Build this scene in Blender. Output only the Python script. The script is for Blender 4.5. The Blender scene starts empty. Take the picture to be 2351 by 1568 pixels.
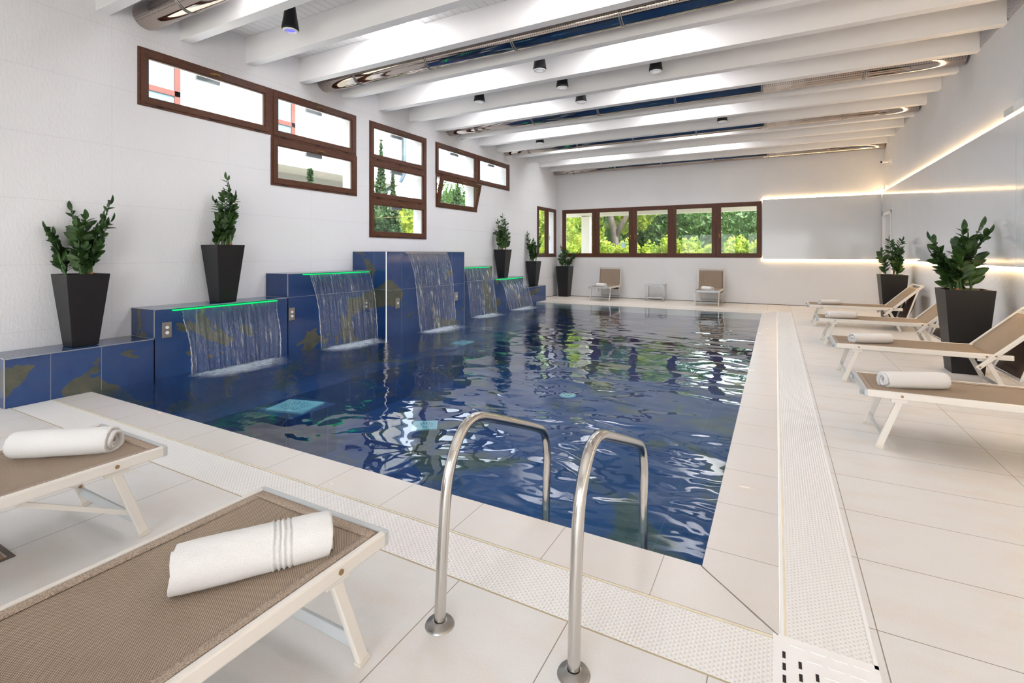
import bpy, math, random
from math import sin, cos, pi, atan, sqrt, radians
from mathutils import Vector, Matrix, noise as mnoise
scene = bpy.context.scene
col = scene.collection
K = 0.15/13.17            # the left wall runs very slightly off the pool axis
XR, YB, YF = 2.37, 15.17, -3.6
ZB, ZC = 4.085, 4.455     # beam undersides, boarded ceiling
def wx(y): return -6.62 + K*(y-2)
RZL = pi/2 - atan(K)

# ------------------------------------------------------------------ mesh helpers
class MB:
    def __init__(s): s.v = []; s.f = []; s.c = []; s.cur = 0
    def add(s, vs, fs):
        b = len(s.v); s.v += [tuple(p) for p in vs]; s.f += [tuple(i+b for i in f) for f in fs]; s.c += [s.cur]*len(fs); return s
    def use(s, k): s.cur = k; return s
    def box(s, x0, y0, z0, x1, y1, z1):
        v = [(x0,y0,z0),(x1,y0,z0),(x1,y1,z0),(x0,y1,z0),(x0,y0,z1),(x1,y0,z1),(x1,y1,z1),(x0,y1,z1)]
        return s.add(v, [(3,2,1,0),(4,5,6,7),(0,1,5,4),(1,2,6,5),(2,3,7,6),(3,0,4,7)])
    def bar(s, p0, p1, w, t, up=(0,0,1)):
        p0 = Vector(p0); p1 = Vector(p1); d = (p1-p0).normalized(); u = Vector(up)
        a = d.cross(u)
        if a.length < 1e-4: a = d.cross(Vector((1,0,0)))
        a.normalize(); b = a.cross(d).normalized(); v = []
        for p in (p0, p1):
            for i, j in ((-1,-1),(1,-1),(1,1),(-1,1)): v.append(p + a*(i*w/2) + b*(j*t/2))
        return s.add(v, [(0,1,2,3),(7,6,5,4),(0,4,5,1),(1,5,6,2),(2,6,7,3),(3,7,4,0)])
    def tube(s, pts, r, n=12, caps=True):
        pts = [Vector(p) for p in pts]; rs = r if isinstance(r, (list, tuple)) else [r]*len(pts)
        rings = []; prev = None
        for i, p in enumerate(pts):
            d = (pts[min(i+1,len(pts)-1)] - pts[max(i-1,0)]).normalized()
            if prev is None:
                a = d.cross(Vector((0,0,1)))
                if a.length < 1e-3: a = d.cross(Vector((0,1,0)))
            else: a = prev - d*prev.dot(d)
            a.normalize(); prev = a; b = d.cross(a)
            rings.append([p + (a*cos(2*pi*k/n) + b*sin(2*pi*k/n))*rs[i] for k in range(n)])
        v = [q for rg in rings for q in rg]; f = []
        for i in range(len(pts)-1):
            for k in range(n): f.append((i*n+k, i*n+(k+1)%n, (i+1)*n+(k+1)%n, (i+1)*n+k))
        if caps: f.append(tuple(range(n-1,-1,-1))); f.append(tuple((len(pts)-1)*n+k for k in range(n)))
        return s.add(v, f)
    def cyl(s, p0, p1, r0, r1=None, n=20, caps=True): return s.tube([p0, p1], [r0, r0 if r1 is None else r1], n, caps)
    def lathe(s, prof, n=28, o=(0,0,0)):
        v = []; f = []
        for r, z in prof:
            for k in range(n): v.append((o[0]+r*cos(2*pi*k/n), o[1]+r*sin(2*pi*k/n), o[2]+z))
        for i in range(len(prof)-1):
            for k in range(n): f.append((i*n+k, i*n+(k+1)%n, (i+1)*n+(k+1)%n, (i+1)*n+k))
        return s.add(v, f)
    def prism(s, poly, z0, z1):
        n = len(poly); v = [(x,y,z0) for x,y in poly] + [(x,y,z1) for x,y in poly]
        f = [tuple(range(n-1,-1,-1)), tuple(range(n,2*n))] + [(i,(i+1)%n,n+(i+1)%n,n+i) for i in range(n)]
        return s.add(v, f)
    def grid(s, fn, nu, nv):
        v = [fn(i/nu, j/nv) for j in range(nv+1) for i in range(nu+1)]
        f = [(j*(nu+1)+i, j*(nu+1)+i+1, (j+1)*(nu+1)+i+1, (j+1)*(nu+1)+i) for j in range(nv) for i in range(nu)]
        return s.add(v, f)
    def build(s, name, mat, parent=None, smooth=False, bevel=0, solid=0):
        me = bpy.data.meshes.new(name); me.from_pydata(s.v, [], s.f); me.update()
        o = bpy.data.objects.new(name, me); col.objects.link(o)
        for q in (mat if isinstance(mat, (list, tuple)) else [mat]):
            if q: me.materials.append(q)
        if any(s.c): me.polygons.foreach_set('material_index', s.c)
        if smooth: me.polygons.foreach_set('use_smooth', [True]*len(me.polygons))
        if solid:
            m = o.modifiers.new('solid', 'SOLIDIFY'); m.thickness = solid; m.offset = 0
        if bevel:
            m = o.modifiers.new('bevel', 'BEVEL'); m.width = bevel; m.segments = 2; m.limit_method = 'ANGLE'; m.angle_limit = radians(40)
        if parent: o.parent = parent
        return o
def tag(o, label=None, cat=None, group=None, kind=None):
    if label: o['label'] = label
    if cat: o['category'] = cat
    if group: o['group'] = group
    if kind: o['kind'] = kind
    return o
def thing(name, label, cat, loc=(0,0,0), rz=0, group=None, kind=None):
    o = bpy.data.objects.new(name, None); col.objects.link(o); o.empty_display_size = .1
    o.location = loc; o.rotation_euler = (0,0,rz); return tag(o, label, cat, group, kind)
def copy_tree(o, parent=None):
    kids = [c for c in o.children]; c = o.copy(); col.objects.link(c); c.parent = parent
    for k in kids: copy_tree(k, c)
    return c
def relabel(o, label): o['label'] = label; return o

# ------------------------------------------------------------------ materials
def lin(h):
    if not isinstance(h, str): return tuple(h) + (1,) if len(h) == 3 else h
    r = [int(h[i:i+2], 16)/255 for i in (1,3,5)]
    return tuple(c/12.92 if c <= .04045 else ((c+.055)/1.055)**2.4 for c in r) + (1,)
class NT:
    def __init__(s, name):
        s.m = bpy.data.materials.new(name); s.m.use_nodes = True; s.t = s.m.node_tree
        for n in list(s.t.nodes): s.t.nodes.remove(n)
        s.out = s.t.nodes.new('ShaderNodeOutputMaterial'); s.tc = s.t.nodes.new('ShaderNodeTexCoord')
    def n(s, typ, ins=None, **kw):
        x = s.t.nodes.new(typ)
        for k, v in kw.items(): setattr(x, k, v)
        for k, v in (ins or {}).items():
            if isinstance(v, bpy.types.NodeSocket): s.t.links.new(v, x.inputs[k])
            else: x.inputs[k].default_value = v
        return x
    def math(s, op, a, b=0, c=None):
        d = {0:a, 1:b}
        if c is not None: d[2] = c
        return s.n('ShaderNodeMath', d, operation=op).outputs[0]
    def noise(s, scale, detail=3, rough=.5, vec=None, stretch=None, dist=0):
        v = vec or s.tc.outputs['Object']
        if stretch: v = s.n('ShaderNodeMapping', {'Vector': v, 'Scale': stretch}).outputs[0]
        return s.n('ShaderNodeTexNoise', {'Vector': v, 'Scale': scale, 'Detail': detail, 'Roughness': rough, 'Distortion': dist}).outputs[0]
    def mix(s, f, a, b): 
        x = s.n('ShaderNodeMix', data_type='RGBA')
        for i, v in ((0,f),(6,a),(7,b)):
            if isinstance(v, bpy.types.NodeSocket): s.t.links.new(v, x.inputs[i])
            else: x.inputs[i].default_value = v
        return x.outputs[2]
    def ramp(s, f, a, b): return s.n('ShaderNodeMapRange', {0:f, 1:a, 2:b}, interpolation_type='SMOOTHSTEP').outputs[0]
    def bump(s, h, dist=.002, strength=1.0, normal=None):
        d = {'Height': h, 'Distance': dist, 'Strength': strength}
        if normal: d['Normal'] = normal
        return s.n('ShaderNodeBump', d).outputs[0]
    def bsdf(s, **kw):
        x = s.n('ShaderNodeBsdfPrincipled', {k.replace('_',' '): v for k, v in kw.items()})
        return x.outputs[0]
    def done(s, sh): s.t.links.new(sh, s.out.inputs[0]); return s.m
    def lines(s, axis, pitch, off, w):
        sep = s.n('ShaderNodeSeparateXYZ', {0: s.tc.outputs['Object']}).outputs[axis]
        a = s.math('PINGPONG', s.math('SUBTRACT', sep, off), pitch/2)
        return s.math('LESS_THAN', a, w/2)
def simple(name, c, rough=.5, metal=0, spec=.5, bump=0, bscale=100, var=0, vscale=5, coat=0):
    m = NT(name); base = lin(c)
    if var:
        nz = m.noise(vscale, 4); d = tuple(x*(1-var) for x in base[:3])+(1,); base = m.mix(m.ramp(nz,.3,.7), base, d)
    kw = dict(Base_Color=base, Roughness=rough, Metallic=metal, Specular_IOR_Level=spec, Coat_Weight=coat)
    if bump: kw['Normal'] = m.bump(m.noise(bscale, 3), bump)
    return m.done(m.bsdf(**kw))
def emit(name, c, strength):
    m = NT(name); return m.done(m.n('ShaderNodeEmission', {'Color': lin(c), 'Strength': strength}).outputs[0])
def tiles(name, joints, rough=.42, base='#dcdad8', warm='#dad2cb', grout='#8d8379', spec=.5):
    m = NT(name)
    n1 = m.noise(2.2, 5, .55, stretch=(1,2.2,1)); n2 = m.noise(1.1, 4, .6); n3 = m.noise(160, 2)
    c = m.mix(m.ramp(n1,.42,.75), lin(base), lin(warm)); c = m.mix(m.math('MULTIPLY', m.ramp(n2,.55,.8), .5), c, lin('#dfcfc4'))
    c = m.mix(m.math('MULTIPLY', m.ramp(n3,.45,.7), .12), c, lin('#b8aea6'))
    g = None
    for j in joints:
        l = m.lines(*j); g = l if g is None else m.math('MAXIMUM', g, l)
    if g is not None: c = m.mix(g, c, lin(grout))
    h = m.math('ADD', m.math('MULTIPLY', n3, .25), m.math('MULTIPLY', g if g is not None else 0, -1))
    r = m.math('ADD', m.math('MULTIPLY', n1, .15), rough-.07)
    return m.done(m.bsdf(Base_Color=c, Roughness=r, Specular_IOR_Level=spec, Normal=m.bump(h, .0012)))
def plaster(name, base='#e3e3e5', grooves=True):
    m = NT(name)
    n1 = m.noise(38, 4, .6, stretch=(1,1,.45)); n2 = m.noise(.7, 3)
    c = m.mix(m.math('MULTIPLY', m.ramp(n2,.35,.75), .6), lin(base), lin('#dbd9d9'))
    h = n1
    if grooves:
        g = m.math('MAXIMUM', m.lines(2, .667, .62, .004), m.lines(1, 1.334, .95, .004))
        c = m.mix(m.math('MULTIPLY', g, .25), c, lin('#a39d98')); h = m.math('SUBTRACT', n1, g)
    return m.done(m.bsdf(Base_Color=c, Roughness=.72, Specular_IOR_Level=.3, Normal=m.bump(h, .006, .8)))
def bluetile(name, joints=(), rough=.12, soft=.012, th=.565, sc=1.0, seed=0):
    m = NT(name); v = m.n('ShaderNodeMapping', {'Vector': m.tc.outputs['Object'], 'Location': (7+seed,3,1)}).outputs[0]
    n0 = m.noise(1.3, 3, .5, vec=v); n1 = m.noise(.95*sc, 4, .55, vec=v, dist=1.1); n2 = m.noise(7, 4, .7); n3 = m.noise(26, 3)
    blue = m.mix(m.ramp(n0,.3,.7), lin('#1e3b6e'), lin('#2a487a')); blue = m.mix(m.math('MULTIPLY', m.ramp(n2,.5,.75), .35), blue, lin('#1a2e5c'))
    ol = m.mix(m.ramp(n2,.35,.7), lin('#5b5944'), lin('#454b3d'))
    e = m.math('ADD', n1, m.math('MULTIPLY', m.math('SUBTRACT', n3, .5), .035 if soft < .05 else 0))
    c = m.mix(m.math('MULTIPLY', m.ramp(e, th, th+soft), .9), blue, ol)
    g = None
    for j in joints:
        l = m.lines(*j); g = l if g is None else m.math('MAXIMUM', g, l)
    if g is not None: c = m.mix(m.math('MULTIPLY', g, .6), c, lin('#7f8ca5'))
    return m.done(m.bsdf(Base_Color=c, Roughness=rough, Specular_IOR_Level=.5, Normal=m.bump(n2, .0008)))
M = {}
M['wall'] = plaster('white textured wall')
M['wall_flat'] = plaster('white wall', grooves=False)
M['beam'] = simple('white painted wood', '#eceaea', .55, bump=.0008, bscale=60)
def boards():
    m = NT('white ceiling boards'); l = m.lines(0, .12, 0, .006)
    return m.done(m.bsdf(Base_Color=m.mix(l, lin('#e9e8e8'), lin('#bdb9b7')), Roughness=.6, Normal=m.bump(m.math('MULTIPLY', l, -1), .004)))
M['boards'] = boards()
M['deck_r'] = tiles('floor tiles side', [(1,.49,2.245,.004),(0,.98,1.31,.004)])
M['deck_f'] = tiles('floor tiles front', [(0,.497,-.2,.004)])
M['deck_b'] = tiles('floor tiles back', [(0,.49,.3,.004)], base='#e0d6ca')
M['cop_r'] = tiles('coping side', [(1,.49,2.49,.003)], rough=.24, base='#dad5d1')
M['cop_f'] = tiles('coping front', [(0,.493,-.457,.003)], rough=.24, base='#dad5d1')
M['cop_b'] = tiles('coping back', [(0,.49,-.3,.003)], rough=.3, base='#dad2c8')
M['pool'] = bluetile('blue pool tiles', [(0,.98,.1,.005),(1,.98,.2,.005)], rough=.4, soft=.12, th=.5)
M['fount'] = bluetile('blue glossy tiles', [], rough=.1)
M['silver_trim'] = simple('silver edge trim', '#b9bcc2', .3, .8)
M['black'] = simple('black planter', '#111014', .45, bump=.0006, bscale=120, var=.25)
M['soil'] = simple('soil', '#3a2a1f', .95, bump=.01, bscale=60)
M['steel'] = simple('polished steel', '#cfccc8', .17, 1.0, bump=.00015, bscale=300)
M['steel_sat'] = simple('satin steel', '#a9a7a4', .32, 1.0)
M['alu'] = simple('pale lacquered aluminium', '#e2ddd6', .34, .12, .6)
M['alu_grey'] = simple('grey aluminium', '#c3c6c8', .35, .35)
M['bolt'] = simple('brass bolt', '#a58a66', .35, .9)
M['towel'] = (lambda m: m.done(m.bsdf(Base_Color=lin('#f4f2f1'), Roughness=.95, Specular_IOR_Level=.1, Sheen_Weight=.3,
    Normal=m.bump(m.math('ADD', m.noise(420, 2, .7), m.math('MULTIPLY', m.noise(40,3), .5)), .004))))(NT('white terry'))
M['wood'] = (lambda m: m.done(m.bsdf(Base_Color=m.mix(m.ramp(m.noise(9,5,.6,stretch=(1,6,6)),.3,.75), lin('#5c3421'), lin('#402215')), Roughness=.42, Specular_IOR_Level=.45,
    Normal=m.bump(m.noise(30,3,stretch=(1,8,8)),.0006))))(NT('brown stained wood'))
M['brass'] = simple('brass', '#b08a4a', .3, 1.0)
M['dark'] = simple('dark metal', '#26262a', .4, .4)
M['white_plastic'] = simple('white plastic', '#f1efee', .4)
M['lamp_black'] = simple('black lamp body', '#141419', .38, .2)
M['led_green'] = emit('green LED', '#18e878', 1.15)
M['led_warm'] = emit('warm LED', '#ffd59a', 38)
M['led_white'] = emit('white lit profile', '#fff4ee', 1.5)
M['led_blue'] = emit('blue lamp lens', '#7d7dff', 1.3)
M['lens'] = emit('lamp lens', '#dcdce6', .75)
M['opal'] = (lambda m: m.done(m.n('ShaderNodeMixShader', {0:.25, 1:m.n('ShaderNodeBsdfTranslucent', {'Color':(.42,.43,.44,1)}).outputs[0], 2:m.n('ShaderNodeBsdfDiffuse', {'Color':(.9,.9,.9,1)}).outputs[0]}).outputs[0]))(NT('opal skylight'))
def schlick(m, f0, nrm=None, mul=1.0):
    d = {'Blend': .5}
    if nrm: d['Normal'] = nrm
    fc = m.n('ShaderNodeLayerWeight', d).outputs['Facing']
    return m.math('MULTIPLY', m.math('ADD', m.math('MULTIPLY', m.math('POWER', fc, 5), 1-f0), f0), mul)
def glassmat():
    m = NT('window glass'); fr = schlick(m, .035, None, .8)
    return m.done(m.n('ShaderNodeMixShader', {0: fr, 1: m.n('ShaderNodeBsdfTransparent', {'Color':(.96,.98,.98,1)}).outputs[0], 2: m.n('ShaderNodeBsdfGlossy', {'Roughness':.02}).outputs[0]}).outputs[0])
M['glass'] = glassmat()
def panelmat():
    m = NT('glossy grey glass panel')
    nrm = m.bump(m.noise(2.2, 2, .5), .003)
    return m.done(m.bsdf(Base_Color=lin('#d6d8db'), Roughness=.1, Specular_IOR_Level=.62, Normal=nrm))
M['panel'] = panelmat()
def watermat():
    m = NT('pool water'); v = m.tc.outputs['Object']
    a = m.noise(1.9, 1.5, .4, stretch=(.8,1.2,1), dist=.8); b = m.noise(5.2, 1, .4, dist=.6); c = m.noise(.7, 2)
    sp = m.n('ShaderNodeSeparateXYZ', {0: v})
    near = m.n('ShaderNodeMapRange', {0: sp.outputs[0], 1:-6.1, 2:-3.6, 3:1, 4:0}).outputs[0]
    far = m.n('ShaderNodeMapRange', {0: sp.outputs[1], 1:7.5, 2:12.8, 3:1, 4:.10}).outputs[0]
    d = m.noise(26, 3, .6)
    h = m.math('ADD', m.math('MULTIPLY', a, 1.0), m.math('MULTIPLY', b, .16))
    h = m.math('MULTIPLY', m.math('MULTIPLY', h, far), m.math('ADD', m.math('MULTIPLY', m.ramp(c,.35,.65), .75), .35))
    h = m.math('ADD', h, m.math('MULTIPLY', m.math('MULTIPLY', d, near), .25))
    nrm = m.bump(h, .027, 1.0)
    fr = schlick(m, .022, nrm)
    gl = m.n('ShaderNodeBsdfGlossy', {'Roughness':.0, 'Normal': nrm, 'Color':(1,1,1,1)}).outputs[0]
    tr = m.n('ShaderNodeBsdfTransparent', {'Color':(.62,.84,.93,1)}).outputs[0]
    return m.done(m.n('ShaderNodeMixShader', {0: m.math('MINIMUM', m.math('MULTIPLY', fr, 1.15), 1), 1: tr, 2: gl}).outputs[0])
M['water'] = watermat()
def fallmat(name, dens):
    m = NT(name)   # local coordinates: y along the lip, z down the sheet
    s1 = m.noise(1, 3, .6, stretch=(1,26,1.6)); s2 = m.noise(1, 3, .65, stretch=(1,70,5)); s3 = m.noise(2.2, 2)
    sp = m.n('ShaderNodeSeparateXYZ', {0: m.tc.outputs['Object']})
    st = m.math('MULTIPLY', m.ramp(s1,.47,.68), m.ramp(s2,.46,.70))
    st = m.math('MULTIPLY', m.math('ADD', st, m.math('MULTIPLY', m.ramp(s2,.62,.8), .25)), dens)
    nrm = m.bump(m.math('ADD', s1, m.math('MULTIPLY', s2, .5)), .03)
    fr = schlick(m, .03, nrm)
    gl = m.n('ShaderNodeBsdfGlossy', {'Roughness':.05, 'Normal': nrm}).outputs[0]
    tr = m.n('ShaderNodeBsdfTransparent', {'Color':(.9,.94,.97,1)}).outputs[0]
    w = m.n('ShaderNodeMixShader', {0:.5, 1: m.n('ShaderNodeBsdfTranslucent', {'Color':(.8,.86,.92,1)}).outputs[0], 2: m.n('ShaderNodeBsdfDiffuse', {'Color':(.82,.87,.92,1)}).outputs[0]}).outputs[0]
    a = m.n('ShaderNodeMixShader', {0: m.math('MINIMUM', m.math('ADD', m.math('MULTIPLY', fr, 1.0), .04), 1), 1: tr, 2: gl}).outputs[0]
    return m.done(m.n('ShaderNodeMixShader', {0: m.math('MINIMUM', st, .8), 1: a, 2: w}).outputs[0])
M['fall'] = fallmat('falling water', .5)
M['fall_dense'] = fallmat('falling water dense', .85)
def foammat():
    m = NT('foam'); nz = m.noise(11, 6, .72, stretch=(1.5,1,1), dist=.6); nb = m.noise(3.2, 3, .6)
    mk = m.n('ShaderNodeAttribute', attribute_name='mask').outputs['Fac']
    f = m.ramp(m.math('MULTIPLY', mk, m.math('ADD', m.math('MULTIPLY', nz, .8), m.math('MULTIPLY', nb, .5))), .22, .70)
    d = m.n('ShaderNodeBsdfDiffuse', {'Color': lin('#c3cdd9')}).outputs[0]
    return m.done(m.n('ShaderNodeMixShader', {0: m.math('MULTIPLY', f, .72), 1: m.n('ShaderNodeBsdfTransparent').outputs[0], 2: d}).outputs[0])
M['foam'] = foammat()
M['droplet'] = simple('water droplets', '#e6eef5', .08, 0, .8)
def slingmat():
    m = NT('taupe woven sling')
    wv = m.n('ShaderNodeSeparateXYZ', {0: m.tc.outputs['Object']})
    p = 2*pi/.0075
    sx = m.math('SINE', m.math('MULTIPLY', wv.outputs[0], p)); sy = m.math('SINE', m.math('MULTIPLY', wv.outputs[1], p))
    pr = m.math('MULTIPLY', sx, sy)
    big = m.math('GREATER_THAN', m.math('MULTIPLY', m.math('SINE', m.math('MULTIPLY', wv.outputs[0], 2*pi/.9)), 1), .2)
    c = m.mix(m.ramp(pr, -.2, .9), lin('#95826f'), lin('#cdbcab'))
    c = m.mix(m.ramp(m.math('MULTIPLY', pr, -1), .35, .9), c, lin('#5f4f42'))
    c = m.mix(m.math('MULTIPLY', m.ramp(m.noise(3,2),.4,.6), .2), c, lin('#8f7d6c'))
    return m.done(m.bsdf(Base_Color=c, Roughness=.7, Specular_IOR_Level=.25, Normal=m.bump(pr, .0012)))
M['sling'] = slingmat()
M['hem'] = (lambda m: m.done(m.bsdf(Base_Color=m.mix(m.ramp(m.noise(260,2),.4,.6), lin('#8f7c6c'), lin('#b5a494')), Roughness=.75, Normal=m.bump(m.noise(300,2),.001))))(NT('sling hem'))
M['canopy'] = simple('brown canopy cloth', '#5d4c43', .8, bump=.001, bscale=300)
def gratemat(name, along):
    m = NT(name); a, b = (0, 1) if along == 'x' else (1, 0)
    sp = m.n('ShaderNodeSeparateXYZ', {0: m.tc.outputs['Object']})
    cell = .0135
    row = m.math('FLOOR', m.math('DIVIDE', sp.outputs[a], cell)); odd = m.math('MODULO', m.math('ABSOLUTE', row), 2)
    sx = m.math('SINE', m.math('MULTIPLY', sp.outputs[a], 2*pi/cell)); sh = m.math('ADD', sp.outputs[b], m.math('MULTIPLY', odd, .011))
    sy = m.math('SINE', m.math('MULTIPLY', sh, 2*pi/.022))
    hole = m.math('MULTIPLY', m.math('GREATER_THAN', sx, .25), m.math('GREATER_THAN', sy, .35))
    gap = m.math('LESS_THAN', sx, -.93)
    c = m.mix(m.math('MULTIPLY', hole, .6), lin('#f6f4f2'), lin('#c9c3bc')); c = m.mix(m.math('MULTIPLY', gap, .3), c, lin('#cfcbc6'))
    return m.done(m.bsdf(Base_Color=c, Roughness=.45, Normal=m.bump(m.math('SUBTRACT', sx, m.math('MULTIPLY', hole, 2)), .0015)))
M['grate_f'] = gratemat('white grating front', 'x'); M['grate_r'] = gratemat('white grating side', 'x')
M['gutter'] = simple('yellowed gutter edge', '#eadfc6', .6, var=.12, vscale=9)
def ductmat():
    m = NT('polished perforated duct'); sp = m.n('ShaderNodeSeparateXYZ', {0: m.tc.outputs['Object']})
    ang = m.math('ARCTAN2', sp.outputs[1], sp.outputs[2])
    hx = m.math('GREATER_THAN', m.math('SINE', m.math('MULTIPLY', sp.outputs[0], 2*pi/.03)), .45)
    rows = None
    for a0 in (-1.95, -2.12, -2.29):
        q = m.math('LESS_THAN', m.math('ABSOLUTE', m.math('SUBTRACT', ang, a0)), .03); rows = q if rows is None else m.math('MAXIMUM', rows, q)
    hole = m.math('MULTIPLY', hx, rows)
    c = m.mix(hole, lin('#b5aaa3'), (.01,.01,.01,1))
    return m.done(m.bsdf(Base_Color=c, Roughness=.06, Metallic=m.math('SUBTRACT', 1, hole), Normal=m.bump(m.noise(5,2), .001)))
M['duct'] = ductmat()
def leafmat(name, c1, c2, rough=.4, trans=.15, scale=6, tc=None):
    m = NT(name); nz = m.noise(scale, 2, .6)
    c = m.mix(m.ramp(nz,.35,.65), lin(c1), lin(c2))
    p = m.bsdf(Base_Color=c, Roughness=rough, Specular_IOR_Level=.4)
    t = m.n('ShaderNodeBsdfTranslucent', {'Color': c}).outputs[0]
    return m.done(m.n('ShaderNodeMixShader', {0: trans, 1: p, 2: t}).outputs[0])
M['leaf'] = leafmat('dark glossy leaf', '#42602f', '#2a4222', .36, .18, 9)
M['stem'] = leafmat('green stem', '#4a6b3a', '#3c5730', .5, 0, 20)
M['sheath'] = simple('brown stem sheath', '#9c6a45', .8, var=.3, vscale=30)
M['hedge'] = leafmat('bright hedge leaf', '#c6d25a', '#7d9c3a', .45, .5, 3)
M['tree'] = leafmat('tree leaf', '#56743a', '#385428', .5, .35, 1.2)
M['tree_y'] = leafmat('sunny tree leaf', '#a9b645', '#628032', .5, .45, 1.4)
M['cypress'] = leafmat('cypress leaf', '#43603a', '#2c4228', .6, .2, 3)
M['bark'] = simple('bark', '#4c453d', .9, bump=.01, bscale=20, var=.3)
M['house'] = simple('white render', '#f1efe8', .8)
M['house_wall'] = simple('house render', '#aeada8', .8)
M['cream'] = simple('cream porch', '#e9d9bd', .7)
M['paving'] = simple('pale courtyard paving', '#cfcabd', .9, var=.15)
M['grass'] = simple('grass', '#6f8f3f', .9, var=.4)
M['curtain'] = simple('pale blue curtain', '#6f8d9b', .8)
M['pipe'] = simple('blue grey downpipe', '#4d5f6e', .5, .3)
M['plate'] = simple('pale turquoise fitting', '#a9cdd0', .45)
M['wood_slat'] = simple('wooden slats', '#9a7c5e', .6, var=.3, vscale=20)
M['grille'] = simple('grey grille', '#c3bfc0', .5)
M['button'] = simple('white button', '#eeeeee', .4)

# ------------------------------------------------------------------ shell of the room
def wall_holes(name, mat, L0, L1, H, holes, thick, loc, rz, extra_cells=()):
    """local x along the wall, local y outward, z up"""
    xs = sorted({L0, L1, *[v for h in holes for v in (h[0], h[2])]}); zs = sorted({0, H, *[v for h in holes for v in (h[1], h[3])]})
    mb = MB()
    ins = lambda x, z: any(h[0] < x < h[2] and h[1] < z < h[3] for h in holes)
    for i in range(len(xs)-1):
        z0 = None
        for j in range(len(zs)-1):
            solid = not ins((xs[i]+xs[i+1])/2, (zs[j]+zs[j+1])/2)
            if solid and z0 is None: z0 = zs[j]
            if (not solid) and z0 is not None: mb.box(xs[i],0,z0,xs[i+1],thick,zs[j]); z0 = None
        if z0 is not None: mb.box(xs[i],0,z0,xs[i+1],thick,H)
    o = mb.build(name, mat); o.location = loc; o.rotation_euler = (0,0,rz); o['kind'] = 'structure'; return o
def yl(y): return (y-2)*sqrt(1+K*K)      # world y -> distance along the left wall
R1, R2, R3, R4 = 3.845, 3.13, 2.418, 1.70
win = dict(A=(2.966,R2+.025,4.681,R1), B=(4.681,R2,6.328,R1), C=(4.676,R3,6.347,R2), D=(6.646,R2,8.285,R1), E=(6.646,R3,8.285,R2), F=(6.646,R4,8.285,R3),
           G=(8.595,R2,10.275,R1), H=(10.275,R2,11.887,R1), I=(8.605,R3,10.245,R2), J=(13.64,1.29,15.07,2.865))
WM = simple('wall left mat tmp', '#ffffff'); 
def leftwall_mat():
    m = NT('white textured wall left'); n1 = m.noise(38, 4, .6, stretch=(1,1,.45)); n2 = m.noise(.7, 3)
    c = m.mix(m.math('MULTIPLY', m.ramp(n2,.35,.75), .5), lin('#e5e5e8'), lin('#dddce0'))
    g = m.math('MAXIMUM', m.lines(2, .667, .62, .004), m.lines(0, 1.334, .72, .004))
    c = m.mix(m.math('MULTIPLY', g, .22), c, lin('#a39d98'))
    return m.done(m.bsdf(Base_Color=c, Roughness=.72, Specular_IOR_Level=.3, Normal=m.bump(m.math('SUBTRACT', n1, g), .006, .8)))
wall_holes('wall_left', leftwall_mat(), yl(YF)-.3, yl(YB), 4.6, [(yl(a[0])+.01, a[1]+.01, yl(a[2])-.01, a[3]-.01) for a in win.values()], .34, (-6.62,2,0), RZL)
wall_holes('wall_back', M['wall_flat'], -6.9, XR+.3, 4.6, [(-6.27,1.29,-.36,2.835)], .34, (0,YB,0), 0)
wall_holes('wall_right', M['wall_flat'], YF-.3, YB, 4.6, [(14.08,-.05,14.98,2.36)], .3, (XR,0,0), pi/2)
bpy.data.objects['wall_right'].scale = (1,-1,1)
wall_holes('wall_front', M['wall_flat'], -7, XR+.3, 4.6, [(-5.6,.05,-2.2,2.7),(-1.6,.05,1.8,2.7)], .3, (0,YF-.3,0), 0)
def struct(name, mb, mat, bevel=0): return tag(mb.build(name, mat, bevel=bevel), kind='structure')
# doorway recess in the right wall
d = thing('door_1', None, None, (XR,14.53,0), kind='structure')
m_ = MB(); 
for a, b in ((-.55,-.47),(.47,.55)): m_.box(-.055,a,0,.2,b,2.40)
m_.box(-.055,-.55,2.33,.2,.55,2.41); m_.build('door_frame', M['white_plastic'], d, bevel=.004)
MB().box(.2,-.47,0,.24,.47,2.33).build('door_leaf', M['white_plastic'], d)
# ceiling boards with skylight openings
bay = lambda i: 2.57+.864*i
sky_x = (-5.1, -4.1), (-2.15, -1.1)
sky_bays = (0, 2, 4, 6, 8, 10, 12)
mb = MB(); ys = [YF-.3]
for i in sky_bays: ys += [bay(i)+.13, bay(i+1)]
ys.append(YB+.3)
for k in range(len(ys)-1):
    if k % 2 == 0: mb.box(-7, ys[k], ZC, XR+.3, ys[k+1], ZC+.12)
    else:
        for x0, x1 in ((-7,-5.1),(-4.1,-2.15),(-1.1,XR+.3)): mb.box(x0, ys[k], ZC, x1, ys[k+1], ZC+.12)
struct('ceiling', mb, M['boards'])
n = 0
nm = {0:'nearest the camera', 2:'just before the nearest whole chrome duct', 4:'behind the nearest whole chrome duct', 6:'in front of the second whole chrome duct', 8:'behind the second whole chrome duct', 10:'beside the third whole chrome duct', 12:'nearest the back wall'}
for i in sky_bays:
    for x0, x1 in sky_x:
        n += 1
        s = thing('window_%d' % (20+n), None, None, (0,0,0), kind='structure')
        a, b = bay(i)+.13, bay(i+1)
        mb = MB(); mb.box(x0,a,ZC-.005,x0+.03,b,ZC+.16); mb.box(x1-.03,a,ZC-.005,x1,b,ZC+.16); mb.box(x0,a,ZC,x1,a+.02,ZC+.16); mb.box(x0,b-.02,ZC,x1,b,ZC+.16)
        mb.build('skylight_curb', M['beam'], s)
        MB().box(x0,a,ZC+.14,x1,b,ZC+.15).build('opal_pane', M['opal'], s)
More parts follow.
